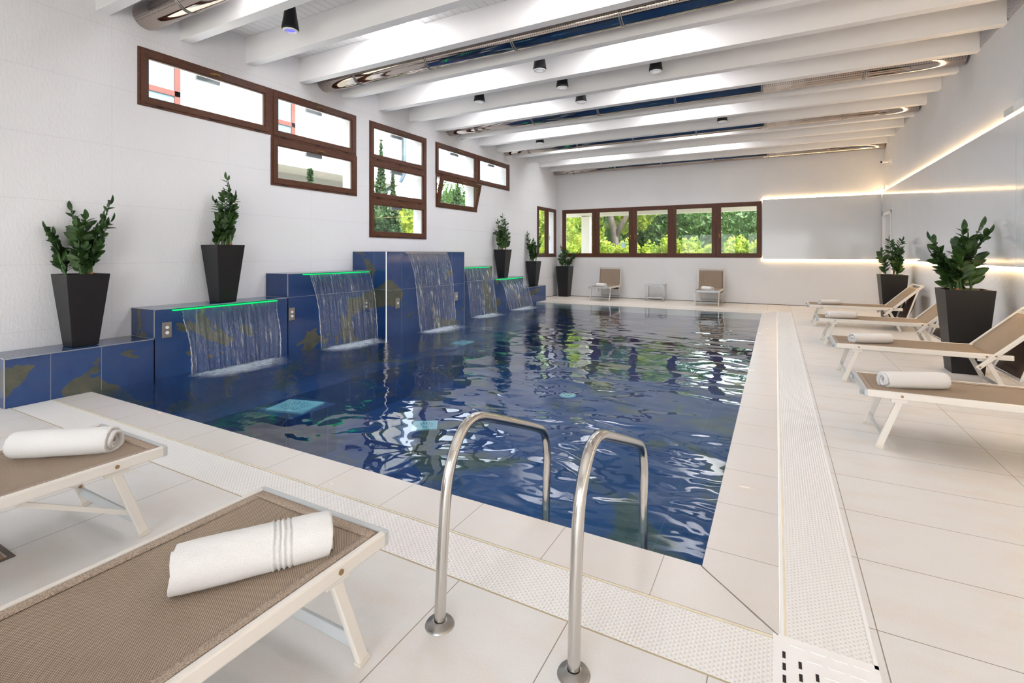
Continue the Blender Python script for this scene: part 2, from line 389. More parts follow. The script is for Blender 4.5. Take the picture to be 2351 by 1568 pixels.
# beams
ordn = ['', 'white ceiling beam right against the back wall duct, farthest of all', 'second farthest white ceiling beam from the back wall', 'third farthest white ceiling beam from the back wall', 'fourth farthest white ceiling beam from the back wall']
for i in range(-2, 15):
    y = bay(i)
    o = MB().box(wx(y)-.02, y, ZB, XR+.02, y+.13, ZC).build('ceiling_beam', M['beam'], bevel=.004)
    if i in (3,7,10): lab = 'white ceiling beam on the camera side of the %s whole chrome duct' % {3:'nearest',7:'second',10:'third'}[i]
    elif i in (4,8,11): lab = 'white ceiling beam on the far side of the %s whole chrome duct' % {4:'nearest',8:'second',11:'third'}[i]
    elif i == 0: lab = 'white ceiling beam at the top left corner, before the cropped duct end'
    elif i == 1: lab = 'white ceiling beam just behind the cropped chrome duct at top left'
    elif i == 2: lab = 'white ceiling beam right behind the blue lit black spotlight'
    elif i == 5: lab = 'white ceiling beam with one black spotlight before it and three behind it'
    elif i == 6: lab = 'white ceiling beam just behind the row of three black spotlights'
    elif i == 9: lab = 'white ceiling beam just before the farthest pair of black spotlights'
    elif i == 12: lab = 'white ceiling beam, third from the back wall'
    elif i == 13: lab = 'white ceiling beam, second from the back wall'
    elif i == 14: lab = 'white ceiling beam closest to the back wall'
    else: lab = 'white ceiling beam above the camera, %s of the two out of view' % ('nearer' if i == -2 else 'farther')
    tag(o, lab, 'beam', 'ceiling beams')
# floors
XG0, XG1, YG0, YG1, XP, YP0, YP1 = .02, .305, 1.735, 2.03, -.298, 2.336, 12.79
fl = thing('floor', None, None, kind='structure')
MB().box(-6.95,YF-.3,-.15,XR,YG0,0).build('floor_front', M['deck_f'], fl)
MB().box(XG1,YG0,-.15,XR,YB,0).build('floor_side', M['deck_r'], fl)
MB().box(-6.95,13.5,-.15,XG1,YB,0).build('floor_back', M['deck_b'], fl)
struct('baseboard_back', MB().box(-6.45,YB-.006,0,XR,YB,.014), simple('dark joint','#4a4441',.8))
struct('baseboard_left', MB().prism([(wx(13.45),13.45),(wx(13.45)+.006,13.45),(wx(YB)+.006,YB),(wx(YB),YB)],0,.014), simple('dark joint left','#4a4441',.8))
# coping: two mitred runs and the far run
cp = thing('trim_1', None, None, kind='structure')
MB().prism([(-6.105,YG1+.005),(.005,YG1+.005),(XP,YP0),(-6.105,YP0)], -.15, 0).build('front_coping', M['cop_f'], cp)
MB().prism([(.005,YG1+.005),(.012,YG1+.006),(.012,13.5),(.005,13.5),(XP,YP1),(XP+.006,YP0)], -.15, 0).build('side_coping', M['cop_r'], cp)
MB().prism([(XP,YP1),(.012,13.5),(-6.105,13.5),(-6.105,YP1)], -.15, 0.0).build('back_coping', M['cop_b'], cp)
MB().bar((XP+.004,YP0-.006,.0008),(.006,YG1+.012,.0008),.005,.0012).build('mitre_joint', simple('grout','#857c73',.9), cp)
MB().box(-6.08,13.40,-.02,.3,13.48,.003).build('white_edge_band', simple('pale band','#efeae2',.4), cp)
# overflow gratings
g1 = thing('overflow_grating', 'white perforated overflow grating along the near edge of the pool', 'grating', (0,0,0))
MB().box(-6.1,YG0+.01,-.12,XG0-.03,YG1-.012,-.001).build('grating_strip', M['grate_f'], g1)
MB().box(-6.1,YG1-.008,-.12,XG0-.03,YG1+.001,.0005).build('gutter_edge', M['gutter'], g1)['label'] = 'yellowed edge strip'
MB().box(-6.1,YG0,-.12,XG0-.03,YG0+.01,-.002).build('outer_edge', simple('sand edge','#b7a788',.8), g1)
g2 = thing('overflow_grating', 'white ribbed overflow grating along the right side of the pool', 'grating', (0,0,0))
MB().box(XG0-.006,YG1,-.12,XG0+.006,13.5,.0006).build('inner_edge', M['white_plastic'], g2)
MB().box(XG0+.014,YG1+.02,-.12,XG1-.012,13.5,-.001).build('grating_strip', M['grate_r'], g2)
MB().box(XG0+.006,YG1,-.12,XG0+.014,13.5,.0008).build('gutter_edge', M['gutter'], g2)['label'] = 'yellowed edge strip'
MB().box(XG1-.012,YG1,-.12,XG1,13.5,.001).build('outer_edge', M['white_plastic'], g2)
g3 = thing('corner_grate', 'white slotted corner drain plate where the two gratings meet', 'grate', (XG0-.03,YG0,0))
w3 = XG1-XG0+.03
mb = MB().box(0,0,-.12,w3,YG1-YG0+.018,.001)
mr = mb
for k in range(5):      # L-shaped rows of slots
    o_ = .035+k*.048
    yy = YG1-YG0-.01-k*.05
    x = o_+.02
    while x < w3-.03: mr.use(0).box(x, yy-.012, .001, min(x+.045, w3-.02), yy-.004, .0022); x += .062
    y = -.02+(k%2)*.03
    while y < yy-.03:
        if y > 0: mb.use(1).box(o_-.006, y, .0005, o_+.004, y+.032, .0018)
        y += .055
MB().box(-6.05,0,-.14,w3,YG1-YG0+.018,-.121).box(.03,YG1-YG0,-.14,w3,13.5-YG0,-.121).build('channel_bed', M['white_plastic'], g3)
mb.build('slotted_plate', [M['white_plastic'], simple('dark slot','#2b2724',.9)], g3)
# wooden hatch at the left frame edge
hh = thing('floor_hatch', 'wooden slatted floor hatch with dark rim at the left frame edge', 'hatch', (-3.115,.60,0))
mb = MB().box(-.5,-.02,-.01,.02,0,.004).box(0,-.02,-.01,.02,.28,.004).box(-.5,.28,-.01,.02,.3,.004); mb.build('rim', simple('bronze rim','#4a3a2c',.5), hh)
mb = MB()
for k in range(3): mb.box(-.5,.005+k*.092,-.01,-.002,.088+k*.092,.002)
mb.build('slats', M['wood_slat'], hh)

# ------------------------------------------------------------------ pool
XF, XT = -6.105, -5.79
pool = thing('swimming_pool', 'rectangular indoor swimming pool lined with mottled blue tiles', 'pool')
D = -1.0
mb = MB().box(XF,YP0-.3,D-.1,XP+.3,YP1+.3,D)
mb.box(XF,YP0-.3,D,XP+.3,YP0-.001,-.15).box(XF,YP1+.001,D,XP+.3,YP1+.3,-.15).box(XP+.001,YP0-.3,D,XP+.3,YP1+.3,-.15)
mb.build('basin', M['pool'], pool)
MB().box(XF,YP0,D,-5.42,6.25,-.42).box(XT,6.25,D,-5.42,8.6,-.42).box(XF,8.6,D,-5.42,YP1,-.42).build('underwater_bench', M['pool'], pool)
wt = tag(MB().grid(lambda u,v: (XT+u*(XP+.002-XT), YP0-.002+v*(YP1-YP0+.004), -.008), 30, 70).grid(lambda u,v: (XF+u*(XT-XF), YP0-.002+v*(6.253-YP0), -.008), 3, 20).grid(lambda u,v: (XF+u*(XT-XF), 8.602+v*(YP1-8.6), -.008), 3, 20).build('pool_water', M['water'], smooth=True), 'rippled water filling the blue pool, reflecting the windows', 'water', kind='stuff')
# fittings on the pool floor (seen straight through the surface)
def fit(x, y, lab, w, l, rnd=False, z=None, rot=0):
    z = D if z is None else z
    t = thing('pool_fitting', lab, 'pool fitting', (x,y,z), rot, None)
    if rnd:
        MB().lathe([(0,.02),(w*.6,.02),(w,.012),(w,0)], 24).build('cover', M['plate'], t, smooth=True)
        MB().lathe([(w*.45,.021),(w*.5,.026),(w*.55,.021)], 24).build('ring', M['dark'], t)
    else:
        mb = MB().box(-w/2,-l/2,0,w/2,l/2,.02).use(1)
        for rr in (.3,.42,.54,.66):
            for k in range(int(rr*26)):
                a = 2*pi*k/int(rr*26); mb.cyl((cos(a)*rr*w*.5,sin(a)*rr*l*.5,.02),(cos(a)*rr*w*.5,sin(a)*rr*l*.5,.0215),.007,n=6)
        mb.build('cover', [M['plate'], M['dark']], t)
MB().box(-5.38,3.60,D,-4.74,4.24,-.44).build('underwater_plinth', M['pool'], pool)
fit(-5.06,3.92,'large pale turquoise grille under the water near the first waterfall',.50,.42,z=-.44,rot=.25)
fit(-4.29,5.40,'small square turquoise drain with round hole pattern on the pool floor',.34,.34,rot=.6)
fit(-3.1,7.72,'small round turquoise inlet in the middle of the pool floor',.14,.14,True)
fit(-5.6,8.25,'pale turquoise grille under the water below the tall middle waterfall',.3,.42,z=-.42)

# ------------------------------------------------------------------ stepped fountain wall
XF, XT = -6.105, -5.79
fw = thing('fountain_wall', 'stepped ledge of glossy blue and olive tiles along the left wall', 'fountain wall')
def block(y0, y1, z0, z1, xf, nm='ledge_block', joints=()):
    o = MB().prism([(wx(y0)+.002,y0),(xf,y0),(xf,y1),(wx(y1)+.002,y1)], z0, z1).build(nm, M['fount'], fw, bevel=.003)
    mb = MB()     # metal edge trims
    mb.box(xf-.004,y0-.003,z1-.006,xf+.004,y1+.003,z1+.003)
    for yy in (y0, y1): mb.box(xf-.005,yy-.004,max(z0,-.05),xf+.004,yy+.004,z1+.002); mb.box(wx(yy)+.01,yy-.003,z1-.004,xf,yy+.003,z1+.003)
    mb.build('edge_trim', M['silver_trim'], o)
    jb = MB()
    for q in joints:
        if q[0] == 'v': jb.box(xf-.001,q[1]-.002,q[2],xf+.0012,q[1]+.002,q[3])
        elif q[0] == 'h': jb.box(xf-.001,y0,q[1]-.002,xf+.0012,y1,q[1]+.002)
        elif q[0] == 's': jb.box(wx(y0),y0-.0012,q[1]-.002,xf,y0,q[1]+.002)
        elif q[0] == 'sv': jb.box(q[1]-.002,y0-.0012,0,q[1]+.002,y0,z1)
    if joints: jb.build('tile_joints', simple('pale joints','#7f8796',.6), o)
    return o
block(1.70,2.905,-.1,.447,XF, joints=[('v',2.02,0,.447)])
MB().box(XF-.3,YP0,D-.1,XF,2.905,-.1).build('ledge_base', M['fount'], fw)
block(2.905,4.60,D-.1,.771,XF, joints=[('v',2.99,0,.0),('v',3.36,0,.77),('v',4.02,0,.77)])
block(4.60,6.255,D-.1,1.112,XF, joints=[('h',.774)])
block(6.255,8.60,D-.1,1.434,XT, 'tower_block', joints=[('h',.772),('s',.79),('sv',-6.07),('v',6.64,0,1.43),('v',7.20,0,1.43),('v',8.15,0,1.43)])
block(8.60,10.285,D-.1,1.095,XF, joints=[('h',.77),('v',9.3,0,1.09)])
block(10.285,11.95,D-.1,.771,XF, joints=[('v',11.0,0,.77)])
block(11.95,13.44,D-.1,.447,XF, joints=[('v',12.6,0,.447),('h',.2)])
for y0, ln in ((2.42,.3),):
    MB().box(XF-.001,y0-.002,0,XF+.0012,y0+.002,.447).build('tile_joints', simple('pale joints','#7f8796',.6), fw)
o = MB().box(XT-.004,6.248,-.1,XT+.005,6.259,1.43).build('lit_corner_profile', M['led_white'], fw); o['label'] = 'white lit corner profile'
# button plates
def plate(y, z, x, n, lab):
    t = thing('button_plate', lab, 'switch plate', (x+.001,y,z))
    MB().box(0,-.05,-.09,.012,.05,.09).build('metal_plate', M['steel_sat'], t, bevel=.003)
    for dz in ((.03,-.03) if n == 2 else (.0,)):
        MB().cyl((.012,0,dz),(.02,0,dz),.018,n=20).build('push_button', M['button'], t)
plate(3.03,.53,XF,2,'steel plate with two buttons left of the first waterfall')
plate(4.66,.535,XF,2,'steel plate with two buttons just before the second waterfall')
plate(6.1,.535,XF,2,'steel button plate seen through the right edge of the second waterfall')
plate(6.53,.538,XT,1,'steel plate with one button on the tall tower beside the white profile')
plate(8.3,.52,XT,1,'steel button plate seen through the right edge of the tall waterfall')
plate(10.15,.52,XF,2,'steel button plate seen through the right edge of the fourth waterfall')

# ------------------------------------------------------------------ waterfalls
def waterfall(lab, y0, y1, zt, xl, throw, mat, shrink, led, seed, foamw=.75):
    t = thing('waterfall', lab, 'waterfall', (xl, (y0+y1)/2, 0), 0)
    L = (y1-y0)/2; rnd = random.Random(seed)
    def fn(u, v):
        z = zt*(1-v*v) if v < .999 else 0.0
        x = .02 + throw*v; sh = 1-shrink*v
        w = (u*2-1)*L*sh + .012*sin(9*v+seed)*(1 if abs(u-.5)>.45 else .2)
        return (x + .012*sin(u*47+seed)*v + .008*sin(u*111+3*v)*v, w, z-.004)
    MB().grid(fn, 110, 36).build('water_sheet', mat, t, smooth=True)
    for sgn in (-1, 1):     # the thick rope of water at each side of the sheet
        pts = []; rs = []
        for k in range(30):
            v = k/29; p = fn(0 if sgn < 0 else 1, v); pts.append((p[0]+.004*sin(k*1.9+seed), p[1]+.004*sin(k*2.7), p[2])); rs.append(.004+.006*v+.003*sin(k*2.3+seed))
        MB().tube(pts, rs, 8).build('side_rope', M['droplet_glass'], t, smooth=True)
    o = MB().grid(lambda u,v: (throw-.16+u*foamw, (v*2-1)*(L+.12), .002+(.028*max(0,1-abs(u-.22)/.22)+.006)*abs(mnoise.noise(Vector((u*9,v*22,seed))))), 24, 60).build('foam', M['foam'], t, smooth=True)
    at = o.data.attributes.new('mask', 'FLOAT', 'POINT')
    for q in range(61):
        for k in range(25):
            u = k/24; v = q/60*2-1; at.data[q*25+k].value = max(0, min(1, u/.2))*max(0, 1-max(0, u-.2)/.8)**.75*(1-abs(v)**3)*1.05
    mb = MB()
    for k in range(150):
        y = rnd.uniform(-L*(1-shrink), L*(1-shrink)); h = abs(rnd.gauss(0,.035)); x = throw+rnd.gauss(.02,.06); r = rnd.uniform(.0015,.005)
        mb.lathe([(0,-r),(r*.8,-r*.5),(r,0),(r*.8,r*.5),(0,r)], 6, (x,y,h+.005))
    mb.build('spray', M['droplet_glass'], t, smooth=True)['kind'] = 'stuff'
    # weir nozzle
    if led:
        MB().box(-.03,-L-.06,zt-.007,.03,L+.02,zt+.005).build('lit_weir', M['led_green'], t)['label'] = 'green lit weir edge'
    else: MB().box(-.03,-L-.02,zt-.01,.02,L+.02,zt+.008).build('weir', M['silver_trim'], t)
    return t
def glassy():
    m = NT('clear thick water'); fr = schlick(m, .06)
    return m.done(m.n('ShaderNodeMixShader', {0: m.math('ADD', m.math('MULTIPLY', fr, .8), .12), 1: m.n('ShaderNodeBsdfTransparent', {'Color':(.92,.95,.98,1)}).outputs[0], 2: m.n('ShaderNodeBsdfGlossy', {'Roughness':.1}).outputs[0]}).outputs[0])
M['droplet_glass'] = glassy()
waterfall('wide waterfall with green lit edge, nearest of the five', 3.12, 4.34, .756, XF+.08, .17, M['fall'], .07, True, 1)
waterfall('green lit waterfall on the second high step, left of the tall tower', 4.87, 6.07, 1.095, XF+.08, .25, M['fall'], .05, True, 2)
waterfall('tallest waterfall, unlit, pouring from the blue tower', 6.74, 7.95, 1.412, XT, .28, M['fall_dense'], .1, False, 3)
waterfall('green lit waterfall just right of the tall tower', 8.86, 9.98, 1.08, XF+.08, .22, M['fall_dense'], .06, True, 4)
waterfall('farthest and lowest waterfall, green lit, before the back wall', 10.42, 11.72, .755, XF+.08, .30, M['fall_dense'], .05, True, 5)

# ------------------------------------------------------------------ windows
def window(n, loc, rz, w, h, mode='top', open_=0, opener=True, fw_=.035, sw=.075):
    t = thing('window_%d' % n, None, None, loc, rz, kind='structure')      # local x along, y outward, z up
    mb = MB(); a = -.014; b = .07
    mb.box(0,a,0,fw_,b,h).box(w-fw_,a,0,w,b,h).box(fw_,a,0,w-fw_,b,fw_).box(fw_,a,h-fw_,w-fw_,b,h)
    mb.build('window_frame', M['wood'], t, bevel=.004)
    s = bpy.data.objects.new('sash', None)
    mb = MB(); e = fw_-.006; W = w-2*e; H = h-2*e
    mb.box(0,-.022,0,sw,.045,H).box(W-sw,-.022,0,W,.045,H).box(sw,-.022,0,W-sw,.045,sw).box(sw,-.022,H-sw,W-sw,.045,H)
    q = .012
    mb.box(sw,-.012,sw,sw+q,.03,H-sw).box(W-sw-q,-.012,sw,W-sw,.03,H-sw).box(sw,-.012,sw,W-sw,.03,sw+q).box(sw,-.012,H-sw-q,W-sw,.03,H-sw)
    s = mb.build('sash', M['wood'], t, bevel=.003); s.location = (e,-.002,e)
    if open_: s.rotation_euler = (open_,0,0)
    MB().box(sw,.008,sw,W-sw,.014,H-sw).build('pane', M['glass'], s)
    hb = MB()
    if mode == 'top':
        cx, cz = W/2, H-sw*.5
        hb.cyl((cx,-.022,cz),(cx,-.055,cz),.010,n=10).box(cx-.03,-.027,cz-.013,cx+.03,-.021,cz+.013)
        hb.tube([(cx,-.055,cz),(cx+.04,-.058,cz+.004),(cx+.11,-.05,cz-.01)],[.008,.008,.006],8)
        hg = MB()
        for q in (.12,.5,.88): hg.cyl((W*q-.03,-.02,-.006),(W*q+.03,-.02,-.006),.009,n=8)
        hg.build('hinge', M['dark'], s)
    elif mode in ('left','right'):
        cx = sw*.5 if mode == 'left' else W-sw*.5; cz = H*.42
        hb.box(cx-.013,-.028,cz-.035,cx+.013,-.021,cz+.035).cyl((cx,-.022,cz),(cx,-.06,cz),.009,n=10)
        hb.tube([(cx,-.058,cz),(cx+.012,-.062,cz-.03),(cx+.008,-.055,cz-.12)],[.008,.008,.006],8)
    if hb.v: hb.build('handle', M['brass'], s, smooth=True)
    if opener and mode == 'top':
        ob = MB().box(w*.42,.09,h-fw_-sw-.045,w*.42+.30,.13,h-fw_-sw+.01); ob.build('chain_opener', simple('grey opener','#aab6c2',.5), t)
    return t
for i, (k, a) in enumerate(win.items()):
    L = (a[2]-a[0])*sqrt(1+K*K)
    if k == 'J': continue
    window(i+1, (wx(a[0]),a[0],a[1]), RZL, L, a[3]-a[1], 'top', radians(13) if k == 'I' else 0, opener=(k != 'I'))
a = win['J']; L = a[2]-a[0]
window(10, (wx(a[0]),a[0],a[1]), RZL, L*.5, a[3]-a[1], 'none', 0, sw=.07)
window(11, (wx(a[0]+L*.5),a[0]+L*.5,a[1]), RZL, L*.5, a[3]-a[1], 'left', 0, sw=.07)
bx = [-6.28,-5.119,-3.921,-2.744,-1.51,-.35]
for i in range(5):
    window(12+i, (bx[i],YB,1.282), 0, bx[i+1]-bx[i], 1.563, ('none','right','left','none','left')[i], 0, sw=.085)
st = tag(MB().box(-4.29,YB+.002,1.58,-4.17,YB+.005,1.75).build('window_sticker', simple('pale blue sticker','#cfeff5',.5)), 'small pale blue sticker on the second back window pane', 'sticker')
# unseen glazing added behind the camera to let fill light in
for i, (x0, x1) in enumerate(((-5.6,-2.2),(-1.6,1.8))):
    t = thing('window_%d' % (40+i), None, None, (x0,YF-.3,.05), 0, kind='structure'); w = x1-x0
    mb = MB()
    for k in range(4): mb.box(k*(w-.08)/3,.1,0,k*(w-.08)/3+.08,.18,2.65)
    mb.box(0,.1,0,w,.18,.08).box(0,.1,2.57,w,.18,2.65); mb.build('window_frame', M['wood'], t)
    MB().box(0,.13,0,w,.14,2.65).build('pane', M['glass'], t)

# ------------------------------------------------------------------ right and back wall glass panels with LED lines
XP_ = XR-.045; YPN = YB-.045
pn = thing('wall_panel', 'glossy pale grey glass cladding along the right wall between two light lines', 'wall panel', (0,0,0))
z0, z1 = 1.25, 2.925
for a, b in ((-2.6,.7),(.7,4.03),(4.03,7.38),(7.38,10.69),(10.69,13.97)): MB().box(XP_,a+.002,z0,XP_+.012,b-.002,z1).build('glass_panel', M['panel'], pn)
MB().box(XP_,13.972,2.42,XP_+.012,YPN-.002,z1).build('glass_panel', M['panel'], pn)
MB().box(XP_+.018,-2.6,z1-.02,XP_+.034,YB-.02,z1+.008).build('light_strip', M['led_warm'], pn)['label'] = 'upper warm light line'
MB().box(XP_+.018,-2.6,z0-.008,XP_+.034,13.9,z0+.02).build('light_strip', M['led_warm'], pn)['label'] = 'lower warm light line'
MB().box(XP_+.012,-2.6,z0+.1,XR,13.9,z0+.13).box(XP_+.012,-2.6,z1-.13,XR,YB-.05,z1-.1).build('batten', M['alu_grey'], pn)
pb = thing('wall_panel', 'glossy grey glass cladding on the back wall right of the windows', 'wall panel', (0,0,0))
MB().box(-.33,YPN,1.245,XP_-.003,YPN+.012,2.885).build('glass_panel', M['panel'], pb)
MB().box(-.33,YPN+.018,2.865,XR-.02,YPN+.034,2.893).build('light_strip', M['led_warm'], pb)['label'] = 'upper warm light line'
MB().box(-.33,YPN+.018,1.237,XR-.02,YPN+.034,1.265).build('light_strip', M['led_warm'], pb)['label'] = 'lower warm light line'
MB().box(-.3,YPN+.012,1.4,XP_,YB,1.43).box(-.3,YPN+.012,2.7,XP_,YB,2.73).build('batten', M['alu_grey'], pb)
# small wall fixtures
t = thing('emergency_light', 'clear and white emergency light on the right wall above the light line', 'light', (XR,7.3,2.99))
MB().box(-.075,0,-.035,0,.32,.045).build('clear_cover', simple('milky cover','#cfd2cd',.15), t, bevel=.01)
MB().box(-.095,-.3,-.045,0,0,.055).build('white_body', M['white_plastic'], t, bevel=.008)
t = thing('security_camera', 'small white security camera near the back right corner', 'camera', (XR,14.25,3.55))
MB().box(-.03,-.06,-.05,0,.06,.05).build('junction_box', M['white_plastic'], t, bevel=.005)
MB().cyl((-.03,0,0),(-.1,0,.005),.012,n=10).build('arm', M['white_plastic'], t)
MB().cyl((-.08,.02,.005),(-.2,-.06,-.01),.032,n=18).build('housing', M['white_plastic'], t, smooth=False)
MB().cyl((-.2,-.06,-.01),(-.206,-.064,-.011),.026,n=18).build('lens', M['dark'], t)
for y, z, lab in ((7.30,.72,'white socket with grey rocker on the right wall beside the large planter'),(10.3,.70,'white wall socket on the right wall, left of the large planter')):
    t = thing('wall_socket', lab, 'socket', (XR,y,z))
    MB().box(-.05,-.05,-.06,0,.05,.06).build('housing', M['white_plastic'], t, bevel=.004); MB().box(-.053,-.028,-.028,-.05,.028,.028).build('rocker', simple('grey rocker','#8d8d8d',.5), t)
MB().box(XR-.06,14.65,2.95,XR,14.81,3.05).build('end_cap', M['white_plastic'], pn, bevel=.005)
for i, lab in ((5,'grey louvred vent at the top right corner of the frame'),(6,'grey louvred vent high on the right wall, second from the camera'),(11,'grey louvred vent high on the right wall behind the third whole duct'),(12,'grey louvred vent high on the right wall nearest the back')):
    y0, y1 = bay(i)+.16, bay(i+1)-.03
    t = thing('wall_vent', lab, 'vent', (XR,y0,ZB+.02)); w = y1-y0
    MB().box(-.012,0,0,0,.02,.34).box(-.012,w-.02,0,0,w,.34).box(-.012,0,0,0,w,.015).box(-.012,0,.325,0,w,.34).build('vent_frame', M['grille'], t)
    mb = MB()
    for k in range(9): mb.bar((-.008,.02,.03+k*.034),(-.008,w-.02,.03+k*.034),.02,.006,(1,0,.8))
    mb.build('louvres', M['grille'], t)

# ------------------------------------------------------------------ ducts
def duct(i, lab, bands):
    y = bay(i)+.13+.367; z = 4.225; r = .155
    if i == 14: y = 14.97; z = 4.12; r = .13
    t = thing('air_duct', lab, 'duct', (0,y,z), 0, None)
    x0, x1 = wx(y)+.005, XR-.03
    MB().cyl((x0,0,0),(x1,0,0),r,n=64,caps=False).build('duct_tube', M['duct'], t, smooth=True)
    for xa, xb in ((x0,x0+.035),(x1-.03,x1)): MB().tube([(xa,0,0),(xa,0,0),(xb,0,0),(xb,0,0)],[r,r+.028,r+.028,r],48).build('end_flange', M['steel_sat'], t)
    for bxx in bands:
        mb = MB(); 
        for dx in (-.012,.012): 
            ring = [(bxx+dx, (r+.004)*sin(a), (r+.004)*cos(a)) for a in [2*pi*k/40 for k in range(41)]]; mb.tube(ring, .007, 8, False)
        mb.cyl((bxx,0,r),(bxx,0,ZC-z-.002),.006,n=8)
        mb.build('duct_band', M['steel_sat'], t, smooth=True)
bd = [-5.78,-4.40,-3.0,-1.58,-.2,1.18]
duct(0,'polished steel air duct cut off by the top left frame edge',[-5.72,-4.4,-3.0,-1.6])
duct(3,'nearest whole chrome air duct spanning the ceiling',bd)
duct(7,'second chrome air duct across the middle of the ceiling',bd)
duct(10,'third chrome air duct, beyond the two nearer ones',bd)
duct(14,'farthest air duct, in the angle above the back wall',bd)
# ------------------------------------------------------------------ spotlights
def spot(x, i, lab, lens):
    y = bay(i)+.13+.367
    t = thing('ceiling_spotlight', lab, 'spotlight', (x,y,4.10), 0, 'ceiling spotlights')
    MB().lathe([(0,.352),(.045,.352),(.05,.34),(.098,.03),(.098,.012),(.088,.0),(.078,.0)], 40).build('lamp_body', M['lamp_black'], t, smooth=True)
    MB().lathe([(.086,.001),(.086,-.012),(.064,-.014),(.060,.004)], 40).build('white_ring', M['white_plastic'], t, smooth=True)
    MB().lathe([(.0,-.004),(.03,-.004),(.062,.002)], 40).build('lamp_lens', lens, t, smooth=True)
spot(-5.17,1,'black cone spotlight glowing blue, nearest the camera at top left',M['led_blue'])
spot(-3.06,4,'black spotlight just behind the nearest whole duct',M['lens'])
spot(-3.06,5,'middle black spotlight in the row of three behind the nearest whole duct',M['lens'])
spot(-4.65,5,'leftmost black spotlight in the row of three, above the middle windows',M['lens'])
spot(-1.57,5,'rightmost black spotlight in the row of three behind the nearest whole duct',M['lens'])
spot(-3.06,6,'black spotlight just before the second whole duct',M['lens'])
spot(-.97,9,'black spotlight at the right of the farthest row, before the third duct',M['lens'])
spot(-5.08,9,'small black spotlight at the left of the farthest row, before the third duct',M['lens'])

# ------------------------------------------------------------------ ladder
lad = thing('pool_ladder', 'stainless steel pool ladder with two tall curved handrails', 'ladder', (-.855,1.5,0))
prof = [(0,0),(.012,.2),(.026,.36),(.045,.50),(.075,.59),(.118,.655),(.17,.695),(.23,.708),(.29,.70),(.36,.676),(.55,.60),(.72,.53),(.85,.475),(.91,.445),(.955,.40),(.975,.34),(.985,.27),(.975,.15),(.968,0),(.962,-.12),(.935,-.20),(.92,-.34),(.92,-.75)]
def smooth_path(p, k=5):
    out = []
    for i in range(len(p)-1):
        a = Vector(p[max(i-1,0)]); b = Vector(p[i]); c = Vector(p[i+1]); d_ = Vector(p[min(i+2,len(p)-1)])
        for s in range(k):
            t = s/k; out.append(.5*((2*b)+(-a+c)*t+(2*a-5*b+4*c-d_)*t*t+(-a+3*b-3*c+d_)*t**3))
    out.append(Vector(p[-1])); return out
for x, dy in ((-.262,-.005),(.262,.03)):
    MB().tube(smooth_path([(x,p[0]+dy,p[1]) for p in prof]), .0215, 20).build('handrail', M['steel'], lad, smooth=True)
    MB().lathe([(.022,.018),(.03,.018),(.034,.012),(.05,.01),(.054,.004),(.056,0)], 36, (x,dy,0)).build('base_flange', M['steel_sat'], lad, smooth=True)
for z in (-.16,-.43,-.70):
    s = MB().box(-.255,.90,z-.012,.255,.975,z+.012).build('step', M['alu_grey'], lad, bevel=.006)
    mb = MB()
    for k in range(9): mb.box(-.2+k*.047,.925,z+.012,-.172+k*.047,.95,z+.0135)
    mb.build('tread_pads', simple('white tread','#dfe6e6',.5), s)

